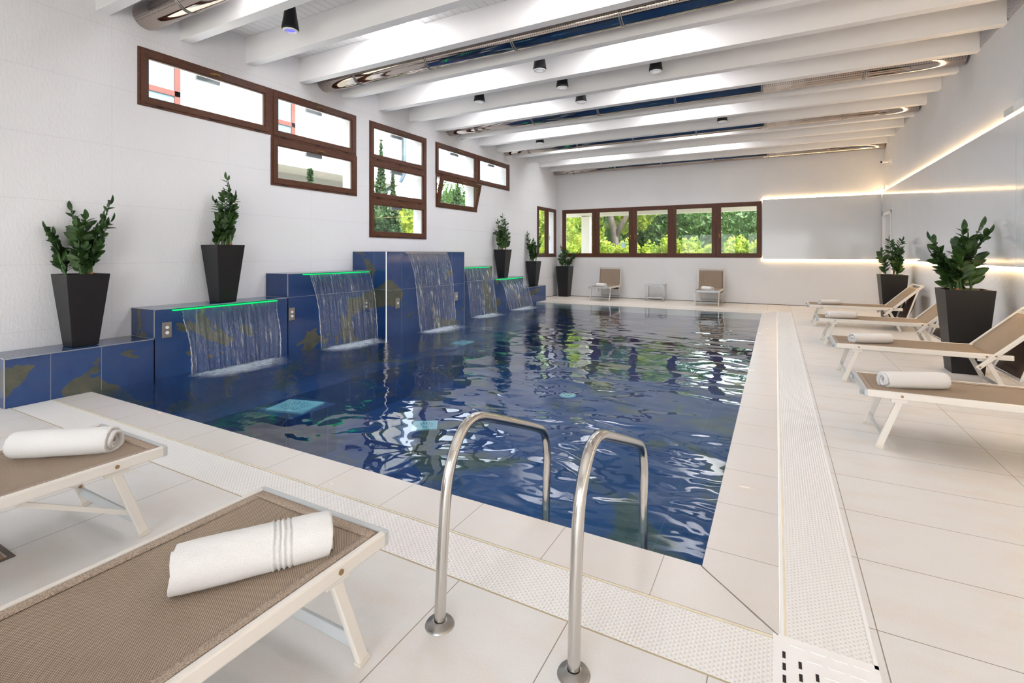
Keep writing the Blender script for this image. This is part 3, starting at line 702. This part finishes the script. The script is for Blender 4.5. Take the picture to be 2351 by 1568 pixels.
# ------------------------------------------------------------------ loungers
def lounger(raise_, rail_len, piv, H=.42, W=.65, braces=True, canopy=True):
    t = thing('sun_lounger', 'x', 'sun lounger')
    hw = W/2; rt = .024; rh = .052
    for s in (-1,1):
        MB().box(0.01,s*hw-(rt if s>0 else 0),H-rh,rail_len,s*hw+(0 if s>0 else rt),H).build('side_rail', M['alu'], t, bevel=.008)
        kb = MB().lathe([(0,.0),(.012,.001),(.018,.008),(.018,.022),(.0,.026)],16); 
        kb.v = [(-z, s*(hw-.06)+x, H-.035+y) for x,y,z in kb.v]; kb.build('end_knob', simple('grey plastic cap','#aeb2b5',.5), t, smooth=True)
    MB().box(-.004,-hw,H-rh,.022,hw,H).build('foot_crossbar', M['alu_grey'], t, bevel=.006)
    hz = H-.006
    fx1 = piv-.02
    def sl(u,v):
        y = (v*2-1)*(hw-rt+.002); x = .02+u*(fx1-.02); sag = .02*(1-(2*v-1)**2)*(1-(2*u-1)**4)
        return (x,y,hz-sag)
    sling = MB().grid(sl, 24, 12).build('sling_seat', M['sling'], t, smooth=True, solid=.002)
    hm = MB()
    for s in (-1,1): hm.grid(lambda u,v,s=s: (.025+u*(fx1-.03), s*(hw-rt-.002)-s*v*.035, sl(u,.5+s*(.5-v*.03))[2]+.0022-v*.0015), 24, 2)
    hm.grid(lambda u,v: (.024+u*.04, (v*2-1)*(hw-rt-.004), sl(u*.03,v)[2]+.0025), 2, 12)
    hm.build('stitched_hem', M['hem'], sling, smooth=True, solid=.001)
    # folding legs: a pair joined by a lower bar at foot and head
    for nm, xt, xb in (('front', .215, .085), ('rear', rail_len-.20, rail_len-.03)):
        for s in (-1,1):
            y = s*(hw-rt-.012)
            g = MB().bar((xt,y,H-rh+.01),(xb,y,.006),.022,.042,(1,0,0)).build('leg', M['alu'], t, bevel=.005)
            MB().bar((xb,y,.0),(xb+(xt-xb)*.05,y,.02),.026,.046,(1,0,0)).build('foot_cap', simple('clear foot cap','#d9d2c6',.4), g)
            MB().prism([(xt-.06,y-.014),(xt+.035,y-.014),(xt+.035,y+.014),(xt-.06,y+.014)],H-rh-.028,H-rh+.004).build('leg_bracket', M['alu'], t, bevel=.003)
            MB().cyl((xt,s*(hw+.004),H-rh*.5),(xt,s*(hw-.004),H-rh*.5),.009,n=14).build('bolt', M['bolt'], t)
            if braces:
                q = .28; px, pz = xt+(xb-xt)*(1-q), H*q
                e = xt + (.36 if nm == 'front' else -.36)
                MB().bar((px,y-s*.018,pz),(e,y-s*.018,H-.05),.006,.022,(0,0,1)).build('folding_brace', M['alu'], t, bevel=.002)
                MB().cyl((px,y-s*.012,pz),(px,y-s*.026,pz),.008,n=12).build('bolt', M['bolt'], t)
        xl, zl = xt+(xb-xt)*.80, H*.20
        MB().bar((xl,-(hw-rt-.02),zl),(xl,(hw-rt-.02),zl),.040,.016,(1,0,.35)).build('leg_crossbar', M['alu_grey'], t, bevel=.004)
    # backrest
    bk = bpy.data.objects.new('backrest', None); col.objects.link(bk); bk.parent = t; bk.location = (piv,0,H-.012); bk.rotation_euler = (0,-raise_,0)
    lo, up = -.19, .60
    mb = MB()
    for s in (-1,1): mb.box(lo,s*(hw+.002)-(0 if s>0 else .022),-.022,up,s*(hw+.002)+(.022 if s>0 else 0),.018)
    mb.box(up-.03,-hw,-.016,up-.005,hw,.008)
    mb.build('backrest_frame', M['alu'], bk, bevel=.005)
    def bs(u,v):
        y = (v*2-1)*(hw-.006); return (-.05+u*(up-.03), y, .004-.02*(1-(2*v-1)**2)*sin(pi*min(1,u+.1)))
    MB().grid(bs, 14, 10).build('backrest_sling', M['sling'], bk, smooth=True, solid=.002)
    mb = MB()
    for s in (-1,1):
        for x in (lo+.025,.0,up-.1): mb.cyl((x,s*(hw+.022),-.002),(x,s*(hw+.030),-.002),.009,n=12)
    mb.build('bolts', M['bolt'], bk)
    if canopy:
        cn = bpy.data.objects.new('folded_canopy', None); col.objects.link(cn); cn.parent = t
        c0 = Vector((piv+(up-.1)*cos(raise_), 0, H-.012+(up-.1)*sin(raise_)))
        ln = min(.62, c0.z-.16); ang = radians(-72) if raise_ < 1.2 else radians(-82)
        dv = Vector((cos(pi+ang*-1)*1, 0, -sin(-ang))) if False else Vector((-.30 if raise_<1.2 else .02, 0, -.95)).normalized()
        mb = MB()
        for s in (-1,1): mb.bar(c0+Vector((0,s*(hw+.036),0)), c0+dv*ln+Vector((0,s*(hw+.036),0)), .014, .024, (1,0,0))
        e = c0+dv*ln; mb.bar(e+Vector((0,-hw-.036,0)), e+Vector((0,hw+.036,0)), .014,.014)
        mb.build('canopy_frame', M['alu'], cn, bevel=.003)
        MB().grid(lambda u,v: tuple(c0+dv*(ln*(.1+.88*u))+Vector((.03*sin(pi*u)+.01,(v*2-1)*(hw-.01),0))), 8, 4).build('canopy_cloth', M['canopy'], cn, smooth=True, solid=.003)
    return t
L0 = lounger(radians(45), 1.44, 1.30, braces=False)
LB = lounger(radians(45), 1.44, 1.30, braces=True)
back = lounger(radians(78), 1.27, 1.02, braces=False)
def place(o, lab, loc, rz, sc=(1,1,1), grp='sun loungers'):
    o.location = loc; o.rotation_euler = (0,0,rz); o.scale = sc; relabel(o, lab); o['group'] = grp; return o
place(L0, 'sun lounger in the right hand row nearest the camera, cut by the right frame edge', (.565,4.64,0), 0, (1,.965,1))
place(copy_tree(L0), 'second nearest lounger in the right hand row, in front of the large planter', (.567,6.72,0), 0)
place(copy_tree(L0), 'third nearest lounger of the right hand row, behind the large planter', (.562,9.08,0), 0)
place(copy_tree(L0), 'farthest sun lounger of the right hand row, before the smaller right planter', (.552,11.33,0), 0)
place(copy_tree(L0), 'taupe sling lounger in the bottom left foreground with a ribbed towel', (-1.556,1.318,0), -pi/2, (1,1.065,1))
place(LB, 'taupe sling lounger at the left frame edge, behind the foreground one', (-3.08,1.36,0), -pi/2, (1,1.065,1))
place(back, 'sun lounger against the back wall beside the corner planter', (-4.58,13.84,0), pi/2)
place(copy_tree(back), 'sun lounger against the back wall right of the little side table', (-1.63,13.84,0), pi/2)
# ------------------------------------------------------------------ towels
def towel(L, R, flat, seed, ribs=False):
    rnd = random.Random(seed); turns = 3.1; th = R/turns*.92
    n = 110; sec = []
    for k in range(n+1):
        a = 2*pi*turns*k/n + (-radians(115)-2*pi*turns); r = .012 + (R-.012)*k/n
        wob = 1+.05*sin(2*a+seed)+.03*sin(5*a+seed*2)*(1 if k < n*.65 else .3)
        sec.append((a, r*wob))
    def pt(a, r):
        x = r*cos(a); z = r*sin(a)*flat
        return x, max(z, -R*flat*.86)
    out = []
    hw = th*.40
    mb = MB(); nl = 100 if ribs else 40; V = []; F = []
    m = n+1
    for j in range(nl+1):
        y = -L/2 + L*j/nl; f = j/nl
        en = 1 - .05*(abs(2*f-1)**6)
        rib = 0
        if ribs and .60 < f < .74: rib = .0045*sin((f-.60)/.14*2*pi*4)
        for sgn in (1,-1):
            for k, (a, r) in enumerate(sec):
                rr = r + sgn*hw*(1 if k < n-3 else .5)
                if k > n*.66: rr = rr*en + rib*(sgn>0)
                x, z = pt(a, max(rr,.002))
                nz = mnoise.noise(Vector((x*14+seed, y*9, z*14)))*.005 + mnoise.noise(Vector((x*60+seed, y*60, z*60)))*.0022
                V.append((x*(1+nz*4), y + (.01*sin(a*.5+seed) if j in (0,nl) else 0) + nz, z*(1+nz*4)+R*flat*.86))
    row = 2*m
    for j in range(nl):
        for k in range(m-1):
            F.append((j*row+k, j*row+k+1, (j+1)*row+k+1, (j+1)*row+k))
            F.append((j*row+m+k+1, j*row+m+k, (j+1)*row+m+k, (j+1)*row+m+k+1))
        F.append((j*row+m-1, j*row+2*m-1, (j+1)*row+2*m-1, (j+1)*row+m-1)); F.append((j*row+m, j*row, (j+1)*row, (j+1)*row+m))
    for j in (0, nl):
        for k in range(m-1): F.append((j*row+k, j*row+m+k, j*row+m+k+1, j*row+k+1) if j == 0 else (j*row+k, j*row+k+1, j*row+m+k+1, j*row+m+k))
    return MB().add(V, F).build('rolled_towel', M['towel'], smooth=True)
TZ = .402
tw = [(-1.45,.98,TZ-.006,radians(-35),.44,.078,.88,3,True,'rolled white towel with ribbed bands on the foreground lounger'),
      (-3.11,1.09,TZ-.006,radians(-52),.43,.077,.92,7,False,'rolled white towel on the lounger at the left frame edge'),
      (.90,4.64,TZ-.006,radians(-66),.43,.073,.86,11,False,'rolled towel on the nearest lounger of the right hand row'),
      (.94,6.75,TZ-.006,radians(-64),.41,.070,.84,13,False,'rolled towel on the lounger in front of the large planter'),
      (.88,9.08,TZ-.006,radians(-66),.40,.068,.85,17,False,'rolled towel on the third nearest lounger of the right hand row'),
      (.93,11.46,TZ-.006,radians(-66),.37,.064,.80,19,False,'rolled towel on the farthest lounger of the right hand row'),
      (-4.62,14.22,TZ-.006,radians(60),.36,.074,.8,23,False,'rolled towel on the back wall lounger near the corner planter'),
      (-1.62,14.12,TZ-.006,radians(50),.34,.078,.8,29,False,'rolled towel on the back wall lounger right of the side table')]
for x, y, z, rz, L, R, fl_, sd, rb, lab in tw:
    o = towel(L, R, fl_, sd, rb); o.location = (x,y,z); o.rotation_euler = (0,0,rz); tag(o, lab, 'towel', 'rolled white towels')
# ------------------------------------------------------------------ side table
t = thing('side_table', 'small white two tier side table between the back loungers', 'table', (-3.15,14.83,0))
for x in (-.255,.255):
    for y in (-.21,.21): MB().cyl((x,y,0),(x,y,.50),.017,n=14).build('leg', M['alu_grey'], t, smooth=True)
MB().box(-.25,-.2,.455,.25,.2,.475).build('tabletop', M['alu_grey'], t, bevel=.006)
mb = MB()
for y in (-.21,.21): mb.box(-.25,y-.012,.44,.25,y+.012,.48)
for x in (-.255,.255): mb.box(x-.012,-.2,.44,x+.012,.2,.48)
mb.build('top_rim', M['alu_grey'], t)
mb = MB()
for y in (-.21,.21): mb.box(-.25,y-.012,.09,.25,y+.012,.12)
for x in (-.255,.255): mb.box(x-.012,-.2,.09,x+.012,.2,.12)
mb.build('lower_frame', M['alu_grey'], t)

# ------------------------------------------------------------------ potted plants
def leaf_mesh(mb, base, dirv, up, L, W):
    d = dirv.normalized(); s = d.cross(up)
    if s.length < 1e-3: s = d.cross(Vector((1,0,0)))
    s.normalize(); n_ = s.cross(d); N = 6; rows = []
    for k in range(N+1):
        t = k/N; w = W*sin(pi*min(1,t*1.0))**.62*(1-.25*t) if 0 < t < 1 else 0.0006
        c = base + d*(L*t) - n_*(.10*L*t*t)
        rows.append((c - s*w + n_*w*.35, c, c + s*w + n_*w*.35))
    V = [p for r in rows for p in r]; F = []
    for k in range(N):
        for q in (0,1): F.append((k*3+q, k*3+q+1, (k+1)*3+q+1, (k+1)*3+q))
    mb.add(V, F)
def plant(lab, x, y, z, ph, bot, top, stems, seed, leafL=.085, bias=(0,0), rz=0):
    t = thing('potted_plant', lab, 'potted plant', (x,y,z), rz, 'black planters with green plants')
    b, a = bot/2, top/2; wl_ = .018
    V = [(-b,-b,0),(b,-b,0),(b,b,0),(-b,b,0),(-a,-a,ph),(a,-a,ph),(a,a,ph),(-a,a,ph)]
    ai, bi, dz = a-wl_, a-wl_-.02, ph-.10
    V += [(-ai,-ai,ph),(ai,-ai,ph),(ai,ai,ph),(-ai,ai,ph),(-bi,-bi,dz),(bi,-bi,dz),(bi,bi,dz),(-bi,bi,dz)]
    F = [(3,2,1,0)] + [(i,(i+1)%4,4+(i+1)%4,4+i) for i in range(4)] + [(4+i,4+(i+1)%4,8+(i+1)%4,8+i) for i in range(4)] + [(8+i,8+(i+1)%4,12+(i+1)%4,12+i) for i in range(4)] + [(12,13,14,15)]
    MB().add(V, F).build('planter', M['black'], t, bevel=.003)
    MB().grid(lambda u,v: ((u*2-1)*(bi+.005),(v*2-1)*(bi+.005),ph-.055+.012*mnoise.noise(Vector((u*9,v*9,seed)))), 12, 12).build('soil', M['soil'], t, smooth=True)
    rnd = random.Random(seed)
    for (dx, dy, ht, lean, curve) in stems:
        ox, oy = rnd.uniform(-.5,.5)*a + dx*.25*a, rnd.uniform(-.5,.5)*a + dy*.25*a
        dirv = Vector((dx,dy,0)); n = 14; pts = []; rs = []
        for k in range(n+1):
            s = k/n
            q = (lean*s + curve*s*s)*.85
            pts.append(Vector((ox,oy,ph-.06)) + dirv*q + Vector((.008*sin(s*7+seed),.008*cos(s*6+seed),ht*s))); rs.append(.0125*(1-s)+.0028)
        st = MB().tube(pts, rs, 8).build('stem', M['stem'], t, smooth=True)
        MB().tube([pts[0], pts[0].lerp(pts[1],.9), pts[1].lerp(pts[2],.6)], [.019,.017,.013], 8).build('sheath', M['sheath'], st, smooth=True)
        lm = MB(); s = .2; side = 1; k = 0
        while s < 1.0:
            i = min(int(s*n), n-1); p = pts[i].lerp(pts[i+1], s*n-i); ax = (pts[i+1]-pts[i]).normalized()
            sd = ax.cross(Vector((dx+.01,dy,.001))); 
            if sd.length < 1e-3: sd = Vector((0,1,0))
            sd.normalize()
            rot = Matrix.Rotation(rnd.uniform(-.6,.6)+seed*.7, 3, ax)
            o = rot @ (sd*side); d_ = (o*1.0 + ax*.75 + Vector((0,0,rnd.uniform(-.1,.1)))).normalized()
            sc = leafL*(.75+.45*sin(pi*min(1,s*.95)))*rnd.uniform(.85,1.15)
            leaf_mesh(lm, p, d_, ax.cross(o).normalized() if rnd.random()<.5 else ax, sc, sc*.27)
            side = -side; s += (.028+.006*rnd.random())*(leafL/.11)**.8
        leaf_mesh(lm, pts[-1], (pts[-1]-pts[-2]).normalized(), Vector((dx+.1,dy+.1,.2)), leafL*1.0, leafL*.25)
        for V_ in (lm,):
            for qi, p in enumerate(V_.v):      # leaves brush the wall instead of piercing it
                gx, gy = x+p[0], y+p[1]; gz = p[2]
                lim = wx(gy)+.012; nx = p[0]; ny = p[1]
                if gx < lim: nx = 2*lim-gx-x
                if gx > XR-.06: nx = 2*(XR-.06)-gx-x
                if gy > YB-.012: ny = 2*(YB-.012)-gy-y
                V_.v[qi] = (nx, ny, gz)
        lm.build('leaflets', M['leaf'], st, smooth=True)
    return t
cr = Vector((cos(radians(28.37)), sin(radians(28.37)), 0)); cf = Vector((-cr.y, cr.x, 0))
def V2(r_, f_): 
    v = cr*r_ + cf*f_; return v.x, v.y
def stems_of(lst): return [(*V2(r_,f_), h, l, c) for r_,f_,h,l,c in lst]
# each stem: lean direction (toward the right / away in the photo), height, lean, curve
plant('potted plant on the lowest blue ledge at far left, stems forking wide', -6.36,2.345,.45,.74,.22,.365, stems_of([(-1,.1,.72,.02,.13),(-.9,-.2,.50,.05,.15),(-.9,.3,.30,.04,.12),(.2,-.2,.62,.05,.10),(1,.1,.78,.04,.17),(1,.2,.60,.05,.17),(.9,-.3,.34,.04,.13),(.1,.4,.45,.02,.08),(-.2,-.5,.55,.0,.1)]), 1, .115)
plant('potted plant on the second blue ledge above the first waterfall', -6.36,3.83,.773,.74,.22,.365, stems_of([(-.6,.1,.92,.03,.10),(-.8,.0,.62,.05,.14),(.1,.2,.72,.0,.05),(.8,0,.68,.05,.18),(.9,.2,.42,.05,.16),(-.4,-.3,.40,.04,.1),(.3,-.4,.36,.02,.1),(0,.4,.5,0,.05)]), 2, .105)
plant('potted plant standing between the two farthest green lit waterfalls', -6.29,11.14,.773,.73,.20,.35, stems_of([(-.5,.2,.78,.03,.1),(.1,0,.92,.0,.05),(.7,0,.72,.04,.14),(-.8,0,.52,.05,.14),(.5,-.4,.45,.03,.1),(.9,.2,.4,.05,.14),(0,.4,.6,0,.05)]), 3, .105)
plant('potted plant on the end of the blue ledge, left of the corner window', -6.29,12.98,.45,.725,.20,.35, stems_of([(-.5,.2,.85,.03,.12),(.7,0,.85,.04,.2),(-.8,0,.6,.05,.14),(.5,-.4,.5,.03,.1),(.1,.2,.65,.0,.05),(0,-.3,.4,.02,.1)]), 4, .105)
plant('potted plant on the floor in the back left corner under the windows', -6.1,14.93,0,.985,.30,.45, stems_of([(-.6,.1,.70,.05,.2),(.1,.2,.55,.0,.1),(.9,-.1,.50,.08,.28),(1,0,.34,.05,.2),(-.2,-.3,.4,.02,.1)]), 5, .105)
plant('smaller looking potted plant by the right wall behind the farthest lounger', 2.03,12.16,0,.98,.29,.44, stems_of([(-.5,.1,.74,.05,.12),(-.7,-.2,.5,.05,.1),(.8,0,.72,.06,.18),(.5,.3,.45,.03,.1),(-.1,-.3,.5,.02,.06),(.3,-.3,.4,.04,.1)]), 6, .115)
plant('largest looking potted plant by the right wall between the second and third loungers', 1.955,7.63,0,.98,.29,.445, stems_of([(1,.1,.80,.05,.28),(.9,-.2,.70,.10,.30),(-.9,0,.62,.08,.22),(-.7,.3,.45,.05,.2),(.2,-.3,.62,.03,.15),(-.9,-.2,.34,.08,.16),(.5,.3,.5,.04,.2),(0,-.4,.45,.02,.1),(.9,.3,.4,.06,.22),(.3,.1,.74,.05,.35)]), 8, .15)

# ------------------------------------------------------------------ outside
def foliage(mb, c, rad, n, size, rnd, shape='ell'):
    if shape == 'ell':
        for k_ in range(7):
            o_ = Vector((rnd.uniform(-.35,.35)*rad[0], rnd.uniform(-.3,.3)*rad[1], rnd.uniform(-.35,.35)*rad[2])) + Vector(c); rr = .52
            mb.grid(lambda u,v: tuple(o_+Vector((rad[0]*rr*cos(2*pi*u)*sin(pi*v), rad[1]*rr*sin(2*pi*u)*sin(pi*v), rad[2]*rr*cos(pi*v)))*(1+.3*mnoise.noise(Vector((u*9,v*9,k_))))), 14, 10)
    for _ in range(n):
        while True:
            p = Vector((rnd.uniform(-1,1), rnd.uniform(-1,1), rnd.uniform(-1,1)))
            if .25 < p.length < 1: break
        p = p.normalized()*(p.length**.45)
        if shape == 'cone': k = (1-(p.z*.5+.5))**.6; p = Vector((p.x*k, p.y*k, p.z))
        bmp = 1+.25*mnoise.noise(p*2.3+Vector(c))
        q = Vector(c) + Vector((p.x*rad[0], p.y*rad[1], p.z*rad[2]))*bmp
        a = Vector((rnd.gauss(0,1), rnd.gauss(0,1), rnd.gauss(0,1))).normalized(); b = a.cross(Vector((rnd.gauss(0,1), rnd.gauss(0,1), rnd.gauss(0,1)))).normalized()
        s = size*rnd.uniform(.6,1.3)
        mb.add([q-a*s, q+b*s*.45, q+a*s, q-b*s*.45], [(0,1,2,3)])
rnd = random.Random(5)
struct('ground', MB().box(-60,-40,-.4,-6.97,70,-.16).box(XR+.31,-40,-.4,40,70,-.16).box(-6.97,-40,-.4,XR+.31,YF-.31,-.16).box(-6.97,YB+.35,-.4,XR+.31,70,-.16), M['paving'])
xs = [-9.6,-8.4,-7.5,-6.7,-5.9,-5.1,-4.3,-3.5,-2.8,-2.0,-1.2,-.4,.5,1.4,2.6]
for k, x in enumerate(xs):
    h = rnd.uniform(1.75,2.05) if k != 9 else 1.7
    mb = MB(); foliage(mb, (x,19.0+rnd.uniform(-.15,.15),h*.5-.1), (.55,.5,h*.56), 2200, .075, rnd)
    t = thing('hedge_shrub', 'sunlit yellow green shrub of the low hedge outside the back windows', 'shrub', (0,0,0), 0, 'hedge outside the back windows')
    mb.build('foliage', M['hedge'], t); MB().tube([(x,19,-.16),(x,19,h*.6)],[.03,.015],6).build('stem', M['bark'], t)
trees = [(-13.5,23,3.0,2.4,'tree_y'),(-9.8,22.5,3.1,2.6,'tree_y'),(-6.6,22.6,4.6,2.0,'tree_y'),(-3.9,26,3.0,2.1,'tree'),(-1.2,24.5,2.75,1.95,'tree'),(1.6,25,2.6,2.0,'tree'),(4.6,26,2.7,2.2,'tree'),(-7.2,28,4.4,3.6,'tree'),(-11.8,29,4.6,3.6,'tree'),(-15,17.5,2.6,2.0,'tree_y'),(-13.5,20.3,2.6,2.2,'tree'),(-17,24,3.6,3.0,'tree')]
tl = ['sunny yellow green tree seen through the left side windows','yellow green tree behind the white porch column','forked tree with pale trunk seen through the second back window','dark green tree behind the third back window','broad dark tree behind the fourth back window','pale hazy tree behind the rightmost back window','dark tree right of the back windows','tall dark tree far behind the forked tree','tall dark tree far left behind the garden','low yellow green tree right of the white house','green tree behind the white house corner','dark tree far behind the white house']
for (x,y,zc,r_,mt), lb in zip(trees, tl):
    t = thing('garden_tree', lb, 'tree', (0,0,0), 0)
    mb = MB(); 
    if lb.startswith('forked'):
        for cc in ((0,0,.3),(-1.2,.2,-.3),(1.2,.1,-.2),(.2,.6,-1.2)): foliage(mb, (x+cc[0],y+.8+cc[1],zc+cc[2]), (r_*.62,r_*.5,r_*.5), 1500, .12, rnd)
        MB().tube([(x,y,-.16),(x-.05,y,1.2),(x-.1,y,2.3),(x-.35,y,3.4),(x-.7,y,4.6)],[.2,.17,.17,.12,.06],10).tube([(x-.1,y,2.1),(x+.25,y,2.8),(x+.9,y,3.8)],[.14,.12,.05],10).build('trunk', M['bark'], t, smooth=True)
    else:
        foliage(mb, (x,y,zc-.9), (r_,r_*.7,r_*.98), int(4200*(r_/2.4)), .13, rnd)
        MB().tube([(x,y,-.16),(x,y,zc)],[.2,.12],8).build('trunk', M['bark'], t, smooth=True)
    mb.build('crown', M[mt], t)
for x, y, h, r_, lb in ((-9.5,7.75,3.5,.24,'small cypress showing its tip in the lower left double window'),(-9.4,9.95,4.2,.30,'cypress at the left of the three stacked windows'),(-9.7,10.75,3.7,.24,'brownish cypress beside the taller one in the three stacked windows'),(-10.6,15.3,4.3,.40,'blue green cypress seen through the tilted open window')):
    t = thing('cypress_tree', lb, 'tree', (0,0,0)); mb = MB(); foliage(mb, (x,y,h*.5), (r_,r_,h*.5), 2200, .06, rnd, 'cone'); foliage(mb, (x,y,h*.42), (r_,r_,h*.4), 1500, .06, rnd)
    mb.build('foliage', M['cypress'], t); MB().tube([(x,y,-.16),(x,y,h*.8)],[.06,.02],8).build('trunk', M['bark'], t)
# porch outside the back windows
po = thing('porch', 'cream porch roof on white columns outside the back windows', 'porch', (0,0,0))
MB().box(-7.2,YB+.34,3.02,5,17.9,3.14).build('soffit', M['cream'], po)
MB().box(-7.2,17.6,2.80,5,17.9,3.1).build('fascia_beam', M['house'], po)
for x, y in ((-6.35,17.72),(4.6,17.72)): MB().box(x-.16,y-.12,-.16,x+.16,y+.12,2.82).build('column', M['house'], po)
MB().box(-7.4,YB+.34,3.14,5.2,18.1,3.24).build('porch_roof', M['wood'], po)
# white house across the courtyard
hs = thing('white_house', 'white two storey house across the courtyard outside the left windows', 'house', (0,0,0))
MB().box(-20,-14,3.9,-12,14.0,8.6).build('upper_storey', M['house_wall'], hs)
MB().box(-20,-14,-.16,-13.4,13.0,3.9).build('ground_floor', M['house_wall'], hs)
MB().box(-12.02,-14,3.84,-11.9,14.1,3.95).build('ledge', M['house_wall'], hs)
for y0, y1 in ((4.95,6.22),(8.1,9.25),(11.2,12.2),(1.5,2.6)):
    w_ = MB().box(-12.0,y0,4.55,-11.95,y0+.12,7.2).box(-12.0,y1-.12,4.55,-11.95,y1,7.2).box(-12,y0,4.55,-11.95,y1,4.63).box(-12,y0,4.95,-11.95,y1,5.07).box(-12,y0,7.1,-11.95,y1,7.2).build('window_frame', simple('red brown frame','#6b3a30',.5), hs)
    MB().box(-12.0,y0+.1,4.6,-11.98,y1-.1,7.15).build('curtained_pane', M['curtain'], w_)
w_ = MB().box(-13.4,8.6,2.1,-13.35,9.8,2.9).build('window_frame', simple('red brown frame','#6b3a30',.5), hs)
MB().tube([(-11.9,13.8,8.6),(-11.9,13.8,4.3),(-12.0,13.7,4.0),(-13.25,12.9,3.1),(-13.3,12.9,2.8),(-13.3,12.9,-.1)],.07,10).build('downpipe', M['pipe'], hs, smooth=True)

# ------------------------------------------------------------------ light
def area(name, loc, rot, sx, sy, power, color=(1,1,1), spread=None):
    l = bpy.data.lights.new(name, 'AREA'); l.shape = 'RECTANGLE'; l.size = sx; l.size_y = sy; l.energy = power; l.color = color
    if spread: l.spread = spread
    o = bpy.data.objects.new(name, l); col.objects.link(o); o.location = loc; o.rotation_euler = rot
    o.visible_glossy = False
    return o
for i in sky_bays:
    for x0, x1 in sky_x:
        area('skylight_daylight', ((x0+x1)/2, (bay(i)+.13+bay(i+1))/2, ZC+.10), (0,0,0), x1-x0-.1, .62, 37, (.97,.98,1))
area('front_fill', (-3.9,YF+.1,1.5), (radians(-90),0,0), 3.2, 2.4, 30, (1,.98,.96)).rotation_euler = (radians(90),0,0)  # fill lamps added at the unseen front wall to brighten the room
area('front_fill', (.1,YF+.1,1.5), (radians(90),0,0), 3.2, 2.4, 120, (1,.98,.96))
area('back_window_daylight', (-3.3,YB-.02,2.06), (radians(-90),0,0), 5.6, 1.4, 18, (.97,1,.98))
for a in (win['A'],win['B'],win['D'],win['E'],win['G'],win['H']):
    area('side_window_daylight', (wx(a[0])+.06,(a[0]+a[2])/2,(a[1]+a[3])/2), (0,radians(-90),0), .5, 1.4, 5, (.97,.99,1))
sun = bpy.data.lights.new('sun', 'SUN'); sun.energy = 10; sun.angle = radians(1); sun.color = (1,.95,.86)
so = bpy.data.objects.new('sun', sun); col.objects.link(so); so.rotation_euler = (radians(42), radians(8), radians(62))
w = bpy.data.worlds.new('World'); scene.world = w; w.use_nodes = True; nt = w.node_tree
bg = nt.nodes['Background']; sk = nt.nodes.new('ShaderNodeTexSky'); sk.sky_type = 'NISHITA'; sk.sun_disc = False; sk.sun_elevation = radians(48); sk.sun_rotation = radians(120); sk.air_density = 1.0; sk.dust_density = 3.0
mixn = nt.nodes.new('ShaderNodeMix'); mixn.data_type = 'RGBA'; mixn.inputs[0].default_value = .55; mixn.inputs[7].default_value = (9,9.3,9.6,1)
nt.links.new(sk.outputs[0], mixn.inputs[6]); nt.links.new(mixn.outputs[2], bg.inputs[0]); bg.inputs[1].default_value = .75
for _ in [1]:
    bpy.data.materials.remove(WM)
# ------------------------------------------------------------------ camera
cam = bpy.data.cameras.new('camera'); co = bpy.data.objects.new('camera', cam); col.objects.link(co)
cam.sensor_fit = 'HORIZONTAL'; cam.sensor_width = 36; cam.lens = 36*1123/2351; cam.shift_y = -(784-582)/2351; cam.clip_start = .05; cam.clip_end = 300
co.location = (0,0,1.4); co.rotation_euler = (radians(90),0,radians(28.37)); scene.camera = co
vs = scene.view_settings; vs.view_transform = 'Standard'; vs.look = 'None'; vs.gamma = 1; vs.use_curve_mapping = False; vs.exposure = 0.05
